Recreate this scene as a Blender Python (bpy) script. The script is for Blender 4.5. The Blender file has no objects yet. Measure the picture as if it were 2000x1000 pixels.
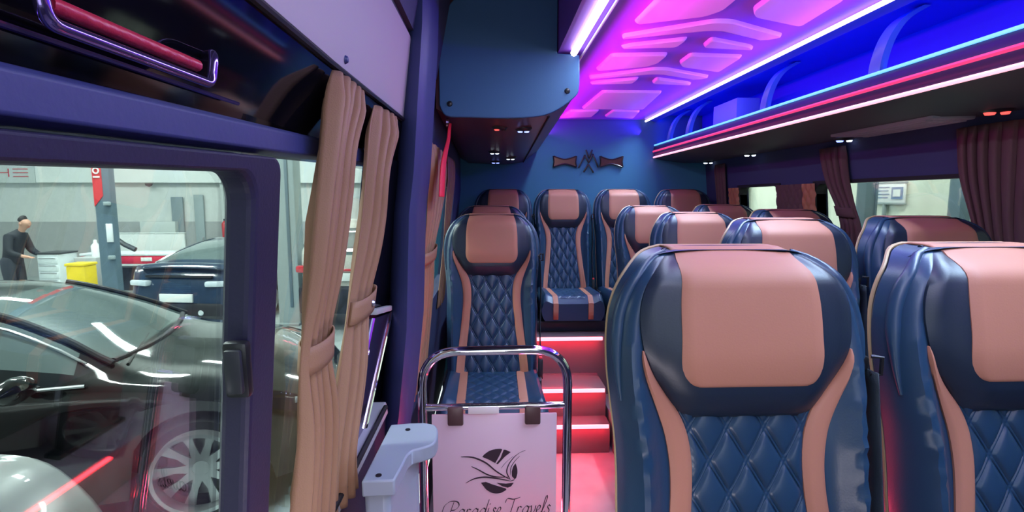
import bpy, bmesh, math, random
import numpy as np
from mathutils import Vector, Matrix
random.seed(7)
S = bpy.context.scene
COL = S.collection
PI = math.pi

# ------------------------------------------------------------------ camera, world, big lights, exposure
cd = bpy.data.cameras.new('camera'); cam = bpy.data.objects.new('camera', cd); COL.objects.link(cam)
cam.location = (0, 0, 1.3)
cam.rotation_euler = (math.radians(90 - 6.447), 0, math.radians(-2.276))
cd.sensor_width = 36; cd.lens = 18; cd.clip_start = .02
S.camera = cam
S.view_settings.view_transform = 'Standard'; S.view_settings.look = 'None'
S.view_settings.exposure = 0.0; S.view_settings.gamma = 1; S.view_settings.use_curve_mapping = False
w = bpy.data.worlds.new('world'); S.world = w; w.use_nodes = True
w.node_tree.nodes['Background'].inputs[0].default_value = (.75, .85, 1, 1)
w.node_tree.nodes['Background'].inputs[1].default_value = .012

def area(name, loc, target, sx, sy, power, col, spread=180):
    l = bpy.data.lights.new(name, 'AREA'); l.shape = 'RECTANGLE'; l.size = sx; l.size_y = sy
    l.energy = power; l.color = col; l.spread = math.radians(spread)
    o = bpy.data.objects.new(name, l); COL.objects.link(o); o.location = loc
    o.rotation_euler = (Vector(target) - Vector(loc)).to_track_quat('-Z', 'Y').to_euler()
    return o
# daylight through the windscreen behind the viewer, and the cab ceiling lamp
area('windscreen_daylight', (.10, -1.25, 1.45), (.15, 2, .8), 1.0, .7, 6, (.78, .88, 1))
area('cab_ceiling_lamp', (.62, -.05, 1.86), (.68, .75, .9), .9, .25, 5, (.92, .92, 1))
# unseen fill light added to brighten the guard rail panel
area('panel_fill', (-.05, .30, .72), (.0, 1.45, .55), .2, .08, 1.9, (1, .90, .98))
# workshop tube lamps (their glowing tubes are built with the workshop)
for gx, gy in ((-11, 9), (-7.5, 9.5), (-4, 10), (-8, 5.5), (-4.2, 6), (-3.2, 2.2), (-6.5, 1.8), (-.5, 10)):
    area('workshop_lamp', (gx, gy, 4.0), (gx, gy, 0), 1.6, .5, 295, (.95, 1, .98))
for gx, gy in ((-9, 8), (-4, 7.5), (-4.5, 2)):
    area('workshop_ceiling_fill', (gx, gy, 3.6), (gx, gy, 6), 2.5, 2.5, 110, (.95, 1, .98))  # added upward fill that brightens the workshop ceiling
area('workshop_lamp', (3.0, 3.5, 3.2), (3.9, 4.2, 1.2), 1.5, .5, 120, (1, 1, .90))
area('workshop_lamp', (3.0, 7.5, 3.2), (3.9, 7.5, 1.2), 1.5, .5, 110, (1, 1, .90))

# ------------------------------------------------------------------ materials
def mat(name, col, rough=.5, metal=0, emit=None, es=0, bump=0, bscale=200, var=0, coat=0, spec=.5, vscale=6):
    m = bpy.data.materials.new(name); m.use_nodes = True
    nt = m.node_tree; b = nt.nodes['Principled BSDF']
    b.inputs['Base Color'].default_value = (*col, 1); b.inputs['Roughness'].default_value = rough
    b.inputs['Metallic'].default_value = metal; b.inputs['Coat Weight'].default_value = coat
    b.inputs['Specular IOR Level'].default_value = spec
    if emit: b.inputs['Emission Color'].default_value = (*emit, 1); b.inputs['Emission Strength'].default_value = es
    tc = nt.nodes.new('ShaderNodeTexCoord')
    if bump:
        n = nt.nodes.new('ShaderNodeTexNoise'); n.inputs['Scale'].default_value = bscale; n.inputs['Detail'].default_value = 3
        k = nt.nodes.new('ShaderNodeBump'); k.inputs['Strength'].default_value = bump; k.inputs['Distance'].default_value = .002
        nt.links.new(tc.outputs['Object'], n.inputs['Vector']); nt.links.new(n.outputs['Fac'], k.inputs['Height'])
        nt.links.new(k.outputs['Normal'], b.inputs['Normal'])
    if var:
        n = nt.nodes.new('ShaderNodeTexNoise'); n.inputs['Scale'].default_value = vscale
        r = nt.nodes.new('ShaderNodeValToRGB')
        r.color_ramp.elements[0].color = (*[c * (1 - var) for c in col], 1); r.color_ramp.elements[0].position = .3
        r.color_ramp.elements[1].color = (*[min(1, c * (1 + var)) for c in col], 1); r.color_ramp.elements[1].position = .7
        nt.links.new(tc.outputs['Object'], n.inputs['Vector']); nt.links.new(n.outputs['Fac'], r.inputs['Fac'])
        nt.links.new(r.outputs['Color'], b.inputs['Base Color'])
    return m
def acrylicmat():
    m = M['acrylic']; nt = m.node_tree; b = nt.nodes['Principled BSDF']; o = nt.nodes['Material Output']
    t = nt.nodes.new('ShaderNodeBsdfTranslucent'); t.inputs[0].default_value = (.8, .68, .70, 1); mx = nt.nodes.new('ShaderNodeMixShader'); mx.inputs[0].default_value = .22
    nt.links.new(b.outputs[0], mx.inputs[1]); nt.links.new(t.outputs[0], mx.inputs[2]); nt.links.new(mx.outputs[0], o.inputs[0])
def glassmat(name, tint, refl=.12, rough=.0):
    m = bpy.data.materials.new(name); m.use_nodes = True; nt = m.node_tree; nt.nodes.clear()
    o = nt.nodes.new('ShaderNodeOutputMaterial'); t = nt.nodes.new('ShaderNodeBsdfTransparent'); g = nt.nodes.new('ShaderNodeBsdfGlossy')
    mx = nt.nodes.new('ShaderNodeMixShader'); f = nt.nodes.new('ShaderNodeFresnel'); f.inputs['IOR'].default_value = 1.45
    mu = nt.nodes.new('ShaderNodeMath'); mu.operation = 'MULTIPLY_ADD'; mu.inputs[1].default_value = .55; mu.inputs[2].default_value = refl
    t.inputs[0].default_value = (*tint, 1); g.inputs['Roughness'].default_value = rough
    nt.links.new(f.outputs[0], mu.inputs[0]); nt.links.new(mu.outputs[0], mx.inputs[0])
    nt.links.new(t.outputs[0], mx.inputs[1]); nt.links.new(g.outputs[0], mx.inputs[2]); nt.links.new(mx.outputs[0], o.inputs[0])
    return m
M = {}
def mm(k, *a, **kw): M[k] = mat(k, *a, **kw)
mm('leather', (.013, .040, .086), .36, bump=.08, bscale=320)
mm('leather_dark', (.010, .018, .036), .40, bump=.08, bscale=320)
mm('leather_tan', (.40, .165, .108), .55, bump=.07, bscale=340, var=.03, spec=.35)
mm('piping', (.38, .26, .14), .45, bump=.1)
mm('seat_plastic', (.02, .022, .028), .45, bump=.1)
mm('webbing', (.014, .024, .035), .75, bump=.4, bscale=500)
mm('steel', (.6, .6, .63), .3, 1)
mm('chrome', (.85, .85, .88), .07, 1)
mm('navy_trim', (.035, .045, .145), .5, bump=.15, bscale=120)
mm('navy_fabric', (.035, .045, .12), .8, bump=.3, bscale=300)
mm('navy_soft', (.016, .014, .042), .5, bump=.2)
mm('ceiling_dark', (.03, .035, .08), .6, bump=.2)
mm('gloss_black', (.003, .003, .005), .07, spec=.24); mm('cover_metal', (.20, .15, .30), .12, .9); mm('handle_gloss', (.22, .16, .40), .12, .9); mm('red_reflection', (.45, .02, .05), .35, bump=.8, bscale=90)  # cover's violet and the handle's red carry reflected LED colour
mm('black_rubber', (.01, .01, .012), .55)
mm('black_metal', (.012, .012, .014), .3)
mm('lilac_panel', (.42, .37, .38), .6, bump=.1)
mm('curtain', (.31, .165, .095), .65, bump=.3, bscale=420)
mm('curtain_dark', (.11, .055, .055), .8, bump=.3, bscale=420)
mm('rear_wall', (.04, .175, .30), .75, bump=.25, bscale=250)
mm('teal_panel', (.028, .12, .25), .55, bump=.2, bscale=250)
mm('maroon_under', (.085, .02, .028), .3, bump=.05)
mm('ceiling_skin', (.27, .11, .62), .42)  # violet of the LED light put into the base colour
mm('ceiling_pad', (.86, .80, .88), .3)
mm('rack_inside', (.02, .06, .62), .5)  # blue LED glow put into the lining's base colour
mm('rack_lip', (.03, .015, .06), .35); mm('divider', (.10, .26, .50), .3); mm('lip_glow', (.5, .05, .12), .4, emit=(1, .06, .20), es=.62)
mm('rack_under', (.06, .06, .07), .55, bump=.1)
mm('vent_grey', (.36, .36, .39), .5)
mm('bracket', (.27, .30, .37), .45)
mm('acrylic', (.93, .66, .78), .35, coat=.3)  # white panel, tinted with the purple cabin light
mm('print_dark', (.05, .02, .035), .5)
mm('clip_brown', (.10, .045, .045), .4)
mm('sticker', (.9, .75, .75), .5)
mm('red_cloth', (.75, .015, .04), .6, bump=.2)
mm('hammer_red', (.55, .02, .05), .35)
mm('floor_vinyl', (.34, .30, .31), .35, var=.15)
mm('step_face', (.17, .11, .12), .25)
mm('copper_mirror', (.10, .05, .035), .25, .7)
mm('box_grey', (.20, .36, .60), .5)
mm('quilt_tan', (.42, .17, .08), .55, bump=.2)
mm('buckle_red', (.7, .05, .06), .4)
mm('led_white', (1, 1, 1), .4, emit=(.80, .66, 1), es=2.6)
mm('led_pink', (1, 1, 1), .4, emit=(.90, .80, 1), es=5.5)
mm('led_blue', (.3, .6, 1), .4, emit=(.08, .42, 1), es=1.7)
mm('led_rose', (1, .6, .7), .4, emit=(1, .44, .53), es=1.3)
mm('led_red', (1, .3, .3), .4, emit=(1, .24, .29), es=3.0)
mm('led_red_low', (1, .2, .2), .4, emit=(1, .03, .05), es=14)
mm('lamp_blue', (.5, .6, 1), .3, emit=(.22, .30, 1), es=3)
mm('lamp_cold', (.9, .95, 1), .3, emit=(.7, .85, 1), es=3)
mm('lamp_red', (1, .2, .2), .3, emit=(1, .1, .08), es=1.5)
M['glass'] = glassmat('window_glass', (.90, .97, .95), .02)
M['car_glass'] = mat('car_glass', (.10, .14, .14), .03, spec=1, coat=1)
acrylicmat()
# workshop
mm('shop_white', (.60, .63, .61), .7, var=.03); mm('fascia_white', (.82, .86, .84), .6); mm('shop_cream', (.72, .76, .66), .7, var=.03)
mm('shop_grey', (.36, .375, .37), .7, var=.04); mm('shop_floor', (.40, .45, .45), .3, var=.08)
mm('shop_door', (.22, .27, .29), .5); mm('shop_panel', (.55, .60, .58), .6)
mm('lift_grey', (.105, .16, .20), .45); mm('lift_pale', (.30, .36, .37), .5)
mm('sign_red', (.65, .04, .05), .4); mm('bench_red', (.62, .03, .07), .4)
mm('car_black', (.006, .007, .009), .08, coat=1); mm('car_navy', (.013, .032, .070), .15, coat=1)
mm('car_white', (.52, .51, .46), .2, coat=.8); mm('car_silver', (.30, .31, .31), .3, .3, coat=.5)
mm('tyre', (.012, .012, .013), .7); mm('alloy', (.62, .63, .64), .28, .8)
mm('plate', (.82, .84, .82), .4); mm('tail_red', (.6, .02, .03), .15, coat=1); mm('tail_clear', (.65, .72, .78), .12, coat=1)
mm('head_clear', (.55, .6, .62), .08, coat=1); mm('brake', (.25, .25, .26), .35, .8)
mm('yellow', (.85, .62, .02), .45); mm('cart_white', (.66, .72, .74), .4); mm('dark_stuff', (.04, .045, .05), .5)
mm('jacket', (.018, .022, .028), .8); mm('trousers', (.035, .042, .055), .85); mm('skin', (.5, .27, .19), .55); mm('hair', (.012, .01, .01), .6)
mm('tube', (1, 1, 1), .5, emit=(.9, 1, .96), es=3); mm('paper', (.8, .83, .85), .6); mm('ink_blue', (.16, .25, .42), .6)
mm('red_paint', (.6, .03, .03), .35)

# ------------------------------------------------------------------ helpers
def obj(name, verts, faces, m, parent=None, smooth=False):
    me = bpy.data.meshes.new(name); me.from_pydata([tuple(map(float, v)) for v in verts], [], faces)
    bm = bmesh.new(); bm.from_mesh(me); bmesh.ops.recalc_face_normals(bm, faces=bm.faces); bm.to_mesh(me); bm.free()
    if smooth:
        me.polygons.foreach_set('use_smooth', [True] * len(me.polygons))
        try: me.set_sharp_from_angle(angle=math.radians(42))
        except Exception: pass
    me.materials.append(M[m] if isinstance(m, str) else m)
    o = bpy.data.objects.new(name, me); COL.objects.link(o)
    if parent: o.parent = parent
    return o
class MB:
    def __init__(s): s.v = []; s.f = []
    def add(s, V, F):
        n = len(s.v); s.v += [tuple(map(float, v)) for v in V]; s.f += [tuple(i + n for i in f) for f in F]; return s
    def box(s, c, d, bev=.003, rot=None, seg=2):
        bm = bmesh.new(); bmesh.ops.create_cube(bm, size=1)
        for v in bm.verts: v.co = Vector((v.co.x * d[0], v.co.y * d[1], v.co.z * d[2]))
        if bev: bmesh.ops.bevel(bm, geom=bm.edges[:], offset=min(bev, min(d) * .45), segments=seg, affect='EDGES', profile=.5)
        if rot: bmesh.ops.rotate(bm, verts=bm.verts, matrix=rot)
        bm.verts.index_update()
        s.add([v.co + Vector(c) for v in bm.verts], [[v.index for v in f.verts] for f in bm.faces]); bm.free(); return s
    def tube(s, P, r, n=10, closed=False, cap=True):
        P = [Vector(p) for p in P]; N = len(P); rr = r if isinstance(r, (list, tuple)) else [r] * N
        V = []; F = []; t0 = None; a = None
        for i in range(N):
            if closed: t = P[(i + 1) % N] - P[i - 1]
            else: t = P[min(i + 1, N - 1)] - P[max(i - 1, 0)]
            t.normalize()
            if a is None:
                a = t.orthogonal().normalized()
            else:
                a = (a - t * a.dot(t)); a = a.normalized() if a.length > 1e-6 else t.orthogonal().normalized()
            b = t.cross(a)
            for k in range(n):
                q = 2 * PI * k / n; V.append(P[i] + (a * math.cos(q) + b * math.sin(q)) * rr[i])
        for i in range(N if closed else N - 1):
            for k in range(n):
                j = (i + 1) % N; F.append((i * n + k, i * n + (k + 1) % n, j * n + (k + 1) % n, j * n + k))
        if cap and not closed: F += [tuple(range(n))[::-1], tuple((N - 1) * n + k for k in range(n))]
        return s.add(V, F)
    def lathe(s, prof, axis='z', n=32, c=(0, 0, 0), cap=True):
        V = []; F = []; m = len(prof)
        for k in range(n):
            q = 2 * PI * k / n; co, si = math.cos(q), math.sin(q)
            for r, h in prof:
                p = {'z': (r * co, r * si, h), 'y': (r * co, h, r * si), 'x': (h, r * co, r * si)}[axis]
                V.append((p[0] + c[0], p[1] + c[1], p[2] + c[2]))
        for k in range(n):
            for i in range(m - 1):
                j = (k + 1) % n; F.append((k * m + i, j * m + i, j * m + i + 1, k * m + i + 1))
        if cap and prof[0][0] > 1e-6: F.append(tuple(k * m for k in range(n)))
        if cap and prof[-1][0] > 1e-6: F.append(tuple(k * m + m - 1 for k in range(n))[::-1])
        return s.add(V, F)
    def prism(s, poly, ax, a, b):
        """poly of 2-D points extruded along axis ax from a to b"""
        n = len(poly)
        def p3(p, h): return {'x': (h, p[0], p[1]), 'y': (p[0], h, p[1]), 'z': (p[0], p[1], h)}[ax]
        V = [p3(p, a) for p in poly] + [p3(p, b) for p in poly]
        F = [tuple(range(n))[::-1], tuple(range(n, 2 * n))] + [(i, (i + 1) % n, n + (i + 1) % n, n + i) for i in range(n)]
        return s.add(V, F)
    def grid(s, G, cu=False, cv=False):
        nu = len(G); nv = len(G[0]); V = [p for r in G for p in r]; F = []
        for i in range(nu if cu else nu - 1):
            for j in range(nv if cv else nv - 1):
                a, b = (i + 1) % nu, (j + 1) % nv; F.append((i * nv + j, a * nv + j, a * nv + b, i * nv + b))
        return s.add(V, F)
    def build(s, name, m, parent=None, smooth=True, bevel=0):
        o = obj(name, s.v, s.f, m, parent, smooth)
        if bevel:
            d = o.modifiers.new('bevel', 'BEVEL'); d.width = bevel; d.segments = 2; d.limit_method = 'ANGLE'
        return o
def tag(o, label=None, cat=None, group=None, kind=None):
    if label: o['label'] = label
    if cat: o['category'] = cat
    if group: o['group'] = group
    if kind: o['kind'] = kind
    return o
def thing(name, label, cat, loc=(0, 0, 0), rz=0, group=None):
    o = bpy.data.objects.new(name, None); COL.objects.link(o); o.location = loc; o.rotation_euler = (0, 0, rz)
    o.empty_display_size = .05
    return tag(o, label, cat, group)
def struct(o, label=None):
    o['kind'] = 'structure'
    if label: o['label'] = label
    return o
def dup(root, loc, label, rz=None, sz=None):
    r = root.copy(); COL.objects.link(r); r.location = loc; r['label'] = label
    if rz is not None: r.rotation_euler = (0, 0, rz)
    if sz is not None: r.scale = sz
    for ch in list(root.children):
        c = ch.copy(); COL.objects.link(c); c.parent = r
        for g in list(ch.children):
            d = g.copy(); COL.objects.link(d); d.parent = c
    return r
def cr(P, n=8, closed=False):
    """Catmull-Rom through points"""
    P = [np.array(p, float) for p in P]; out = []; N = len(P)
    for i in range(N if closed else N - 1):
        g = lambda k: P[k % N] if closed else P[min(max(k, 0), N - 1)]
        a, b, c, d = g(i - 1), g(i), g(i + 1), g(i + 2)
        for k in range(n):
            t = k / n; out.append(.5 * (2 * b + (c - a) * t + (2 * a - 5 * b + 4 * c - d) * t * t + (3 * b - a - 3 * c + d) * t ** 3))
    if not closed: out.append(P[-1])
    return out
def interp(tab):
    """smooth (Hermite) interpolation through a table of (t, value), any order of t"""
    tab = sorted(tab); T = np.array([a for a, b in tab]); Y = np.array([b for a, b in tab]); m = np.gradient(Y, T)
    def f(x):
        x = min(max(x, T[0]), T[-1]); i = min(int(np.searchsorted(T, x, 'right')) - 1, len(T) - 2)
        h = T[i + 1] - T[i]; t = (x - T[i]) / h
        return (2*t**3-3*t*t+1)*Y[i] + (t**3-2*t*t+t)*h*m[i] + (-2*t**3+3*t*t)*Y[i+1] + (t**3-t*t)*h*m[i+1]
    return f
def rrect(x0, z0, x1, z1, r, n=6):
    P = []
    for cx, cz, a0 in ((x1 - r, z1 - r, 0), (x0 + r, z1 - r, 90), (x0 + r, z0 + r, 180), (x1 - r, z0 + r, 270)):
        for k in range(n + 1):
            a = math.radians(a0 + 90 * k / n); P.append((cx + r * math.cos(a), cz + r * math.sin(a)))
    return P
def ring(outer, inner, f0, f1):
    """frame between two loops of equal count; f0/f1 map a 2-D point to the near and far 3-D face"""
    n = len(outer); V = [f0(p) for p in outer] + [f0(p) for p in inner] + [f1(p) for p in outer] + [f1(p) for p in inner]; F = []
    for i in range(n):
        j = (i + 1) % n
        F += [(i, j, n + j, n + i), (2*n+i, 3*n+i, 3*n+j, 2*n+j), (i, 2*n+i, 2*n+j, j), (n+i, n+j, 3*n+j, 3*n+i)]
    return V, F
def ribbon(P, nib, d0, d1, ax='y', n=6, taper=False):
    """calligraphic stroke: 2-D path widened by a slanted nib, a thin solid from d0 to d1"""
    Q = cr(P, n) if len(P) > 2 else [np.array(p, float) for p in P]; N = len(Q); nib = np.array(nib); V = []; F = []
    for i, q in enumerate(Q):
        k = 1 if not taper else max(.15, math.sin(PI * min(1, max(0, (i + .3) / (N - .4)))) ** .6)
        for s in (-1, 1):
            p = q + nib * s * k; V += [(p[0], d0, p[1]), (p[0], d1, p[1])]
    for i in range(N - 1):
        a = 4 * i; b = a + 4; F += [(a, a+2, b+2, b), (a+1, b+1, b+3, a+3), (a, b, b+1, a+1), (a+2, a+3, b+3, b+2)]
    F += [(0, 1, 3, 2), (4*N-4, 4*N-2, 4*N-1, 4*N-3)]
    return V, F

# ------------------------------------------------------------------ the van: shell
def XL(z):                       # inner face of the left side, leaning in towards the roof
    return -.30 + (z - 1.35) * (.1 if z < 1.4 else .22)
# floor, steps, seat platforms
b = MB(); b.box((.70, 1.2, -.19), (2.1, 5.8, .08), .0)
fl = struct(b.build('floor', 'floor_vinyl'))
b = MB(); b.box((.715, 3.58, .14), (1.93, .86, .58), .006)
struct(b.build('trim_1', 'step_face'))            # bench platform, top at .43
b = MB(); b.box((.44, 3.02, .02), (.46, .27, .34), .005); struct(b.build('trim_2', 'step_face'))   # upper step .19
b = MB(); b.box((.44, 2.83, -.065), (.46, .13, .17), .005); struct(b.build('trim_3', 'step_face'))  # lower step .02
b = MB(); b.box((1.18, 1.66, -.05), (.98, 2.98, .2), .006); struct(b.build('trim_4', 'floor_vinyl'))
b = MB(); b.box((.44, .66, -.05), (.48, 1.0, .2), .006); struct(b.build('trim_5', 'floor_vinyl'))
b = MB(); b.box((-.02, 2.33, -.05), (.48, 1.64, .2), .006); struct(b.build('trim_6', 'floor_vinyl'))
# rear wall
b = MB(); b.box((.72, 4.03, 1.0), (2.5, .06, 2.4), 0); struct(b.build('wall_back', 'rear_wall'))
# front bulkhead low wall (behind the viewer), windscreen above
b = MB(); b.box((.72, -1.5, .3), (2.1, .06, 1.1), 0); b.box((.72, -1.5, 2.05), (2.1, .06, .36), 0); struct(b.build('wall_front', 'navy_soft'))
# roof outer skin
b = MB(); b.box((.70, 1.27, 2.23), (2.2, 5.6, .05), 0); struct(b.build('trim_7', 'black_metal'))
# ceiling: lit middle and dark left margin
b = MB()
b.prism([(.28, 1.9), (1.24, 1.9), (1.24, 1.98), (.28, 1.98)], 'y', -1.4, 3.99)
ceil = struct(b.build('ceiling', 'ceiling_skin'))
def pad(poly, name='ceiling_panel', dz=.014, m='ceiling_pad', inset=.010):
    """a raised, soft-edged panel hanging just under the ceiling skin"""
    P = [Vector((x, y, 0)) for x, y in poly]; n = len(P); c = sum(P, Vector()) / n
    Q = []
    for i in range(n):                              # round the corners
        a, p, q = P[i - 1], P[i], P[(i + 1) % n]
        r = min(.022, (a - p).length * .35, (q - p).length * .35)
        u = p + (a - p).normalized() * r; v = p + (q - p).normalized() * r
        for t in (0, .33, .67, 1): Q.append(u * (1 - t) ** 2 + p * 2 * t * (1 - t) + v * t * t)
    N = len(Q); V = []; F = []; hx = max(abs(q.x - c.x) for q in Q); hy = max(abs(q.y - c.y) for q in Q)
    prof = ((0, .002), (.2, -.006), (.6, -.011), (.95, -dz), (1.25, -dz))
    for k, h in prof:
        for i in range(N):
            t = (Q[(i + 1) % N] - Q[i - 1]); t = t.normalized() if t.length > 0 else Vector((1, 0, 0)); nn = Vector((-t.y, t.x, 0))
            if nn.dot(c - Q[i]) < 0: nn = -nn
            if n <= 5: p = Vector((c.x + (Q[i].x - c.x) * (1 - inset * k / hx), c.y + (Q[i].y - c.y) * (1 - inset * k / hy), 0))
            else: p = Q[i] + nn * inset * .5 * k
            V.append((p.x, p.y, 1.9 + h))
    for k in range(len(prof) - 1):
        for i in range(N): F.append((k*N+i, k*N+(i+1)%N, (k+1)*N+(i+1)%N, (k+1)*N+i))
    F.append(tuple((len(prof)-1)*N+i for i in range(N)))
    o = obj(name, V, F, m, ceil, True); o['kind'] = 'structure'; return o
for k in range(-2, 1):
    y = .64 * k
    def mir(P): return [(1.56 - x + .0, yy + y) for x, yy in P]
    def stra(P): return [(x, yy + y) for x, yy in P]
    big = [(.485, 2.45), (.50, 2.19), (.735, 2.17), (.735, 2.30), (.700, 2.36)]
    sm = [(.507, 2.73), (.54, 2.69), (.738, 2.60), (.733, 2.70)]
    for P in (big, sm):
        pad(stra(P)); pad(mir(P))
    pad(stra([(.483, 2.60), (.487, 2.575), (.75, 2.41), (.81, 2.41), (1.075, 2.555), (1.03, 2.60), (.82, 2.49), (.76, 2.49)]))
pad([(.62, 2.92), (.96, 2.92), (1.02, 3.47), (.60, 3.47)], 'roof_hatch')
pad([(.50, 3.86), (.54, 3.56), (.735, 3.54), (.735, 3.80)]); pad([(1.06, 3.86), (1.02, 3.56), (.825, 3.54), (.825, 3.80)])
b = MB(); b.prism([(-.3, 2.15), (.28, 2.15), (.28, 2.2), (-.3, 2.2)], 'y', -1.4, 4.0); struct(b.build('trim_8', 'ceiling_dark'))
b = MB(); b.prism([(-.222, 1.78), (-.150, 2.15), (-.25, 2.15), (-.30, 1.78)], 'y', -1.4, 2.17); struct(b.build('wall_left_top', 'ceiling_dark'))
b = MB(); b.prism([(.276, 1.895), (.276, 2.16), (.290, 2.16), (.290, 1.895)], 'y', -1.4, 3.99); struct(b.build('trim_16', 'ceiling_skin'))

# left side above the door: lilac side panel, black seal, gloss header
def slab_yz(poly, fx, th):
    n = len(poly); V = [(fx(z), y, z) for y, z in poly] + [(fx(z) - th, y, z) for y, z in poly]
    return V, [tuple(range(n)), tuple(range(n, 2*n))[::-1]] + [(i, (i+1)%n, n+(i+1)%n, n+i) for i in range(n)]
fxp = lambda z: -.262 + (z - 1.52) * .13
P = [(-1.2, 1.522), (1.725, 1.530), (1.66, 1.66), (1.60, 1.735), (1.54, 1.762), (1.2, 1.758), (-1.2, 1.758)]
v, f = slab_yz(P, fxp, .012); lp = struct(obj('wall_left_upper', v, f, 'lilac_panel', None, False))
b = MB()
for y, z in ((.955, 1.545), (1.66, 1.60)): b.lathe([(0, .006), (.005, .005), (.008, 0)], 'x', 12, (fxp(z), y, z))
k = b.build('rivet', 'navy_trim', lp); k['kind'] = 'structure'
b = MB(); b.prism([(-.262, 1.52), (-.235, 1.76), (-.215, 1.80), (-.30, 1.85), (-.33, 1.5)], 'y', -1.2, 1.75)
V, F = b.v, b.f
v, f = slab_yz([(-1.2, 1.505), (1.80, 1.515), (1.73, 1.70), (1.64, 1.785), (-1.2, 1.785)], lambda z: fxp(z) - .008, .05)
struct(obj('trim_9', v, f, 'black_rubber'))
b = MB(); b.tube([(-.262, -.2, 1.518), (-.262, .86, 1.520), (-.260, 1.745, 1.535)], .006, 8); rail = tag(b.build('curtain_rail', 'black_metal'), 'thin black curtain rail along the top of the left windows', 'rail')
# gloss header
b = MB(); b.prism([(-.300, 1.380), (-.265, 1.518), (-.33, 1.53), (-.36, 1.380)], 'y', -1.2, 1.62); hd = struct(b.build('wall_left_header', 'gloss_black'))
# door: two blue frame beams, post, pane, latch
door = struct(thing('door_1', 'sliding side door with dark blue frame', 'door', (0, .0455, -.0217))); door.rotation_euler = (.035, 0, 0); del door['category']
def st(o): o['kind'] = 'structure'; return o
b = MB(); b.prism([(-.290, 1.355), (-.281, 1.360), (-.281, 1.386), (-.287, 1.391), (-.34, 1.391), (-.34, 1.355)], 'y', -1.2, 1.30)
b.prism([(-.318, 1.346), (-.318, 1.357), (-.334, 1.357), (-.334, 1.346)], 'y', -1.2, .66)
st(b.build('top_beam', 'navy_trim', door, bevel=.002))
outer = rrect(-.25, .60, .690, 1.351, .02, 8); inner = rrect(-.2, .675, .612, 1.331, .040, 8)
v, f = ring(outer, inner, lambda p: (XL(p[1]) + .030, p[0], p[1]), lambda p: (XL(p[1]) - .008, p[0], p[1]))
o = st(obj('window_frame', v, f, 'navy_soft', door)); d = o.modifiers.new('bevel', 'BEVEL'); d.width = .012; d.segments = 3; d.limit_method = 'ANGLE'
b = MB(); b.box((-.304, .600, 1.098), (.030, .016, .070), .006); o = st(b.build('door_latch', 'black_metal', door))
b = MB(); b.box((-.304, .590, 1.098), (.020, .008, .054), .003); st(b.build('latch_button', 'seat_plastic', door))
v, f = slab_yz(rrect(-.21, .66, .625, 1.34, .04, 6), lambda z: XL(z) - .004, .004); struct(obj('window_1', v, f, 'glass'))
v, f = slab_yz([(.640, .66), (1.36, .66), (1.36, 1.40), (.640, 1.40)], lambda z: XL(z) - .004, .004); struct(obj('window_2', v, f, 'glass'))
v, f = slab_yz([(1.33, .60), (1.66, .60), (1.66, 1.41), (1.36, 1.41)], lambda z: XL(z) + .006, .05); struct(obj('trim_10', v, f, 'gloss_black'))
# polished lower pillar cover with chrome edges
cov = thing('pillar_cover', 'mirror-polished dark cover with chrome edges low on the black door pillar', 'cover')
def fcov(z): return XL(z) + .024
P = [(1.30, .70), (1.37, .70), (1.55, .985), (1.50, 1.025), (1.36, 1.02)]
v, f = slab_yz([(1.12, .69), (1.31, .675), (1.58, .945), (1.33, .985)], fcov, .03); obj('cover_plate', v, f, 'cover_metal', cov)
b = MB(); b.tube([(fcov(z) + .002, y, z) for y, z in ((1.12, .69), (1.225, .84), (1.33, .985))], .006, 8); b.build('chrome_edge', 'chrome', cov)
b = MB(); b.tube([(fcov(z) + .002, y, z) for y, z in ((1.31, .675), (1.445, .81), (1.58, .945))], .006, 8); b.build('chrome_edge', 'chrome', cov)
b = MB(); b.box((fcov(.985), 1.44, .985), (.02, .20, .016), .003, Matrix.Rotation(-.16, 3, 'X')); b.build('top_plate', 'vent_grey', cov)
# sill rail and lower door
b = MB(); b.prism([(-.315, .655), (-.320, .690), (-.39, .690), (-.39, .64), (-.33, .64)], 'y', -.2, 1.50); struct(b.build('trim_11', 'vent_grey', bevel=.004))
b = MB(); b.prism([(-.335, -.15), (-.335, .645), (-.40, .645), (-.40, -.15)], 'y', -1.5, 1.88); struct(b.build('wall_left_lower', 'navy_soft'))
b = MB(); b.tube([(-.312, y, .694) for y in (.2, .8, 1.45)], .007, 8); struct(b.build('trim_12', 'black_rubber'))
# B pillar
G = []
for z, xr in ((-.1, -.335), (.5, -.290), (.62, -.268), (.9, -.237), (1.25, -.222), (1.38, -.205), (1.6, -.188), (1.8, -.172), (2.15, -.160)):
    row = []
    for k in range(9):
        t = k / 8 * PI / 2
        row.append((xr - .03 + .03 * math.sin(t), 1.50 + .035 - .035 * math.cos(t) if False else 1.56 - .05 * math.sin(t) ** 0 + (1 - math.cos(t)) * .06, z))
    xr -= .006; row = [(xr - .085, 1.62, z), (xr - .062, 1.565, z), (xr - .04, 1.545, z), (xr - .018, 1.54, z), (xr - .005, 1.56, z), (xr, 1.60, z), (xr, 1.80, z), (xr - .15, 1.80, z)]
    G.append(row)
b = MB(); b.grid(G, cv=True); struct(b.build('trim_13', 'navy_trim'))
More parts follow.
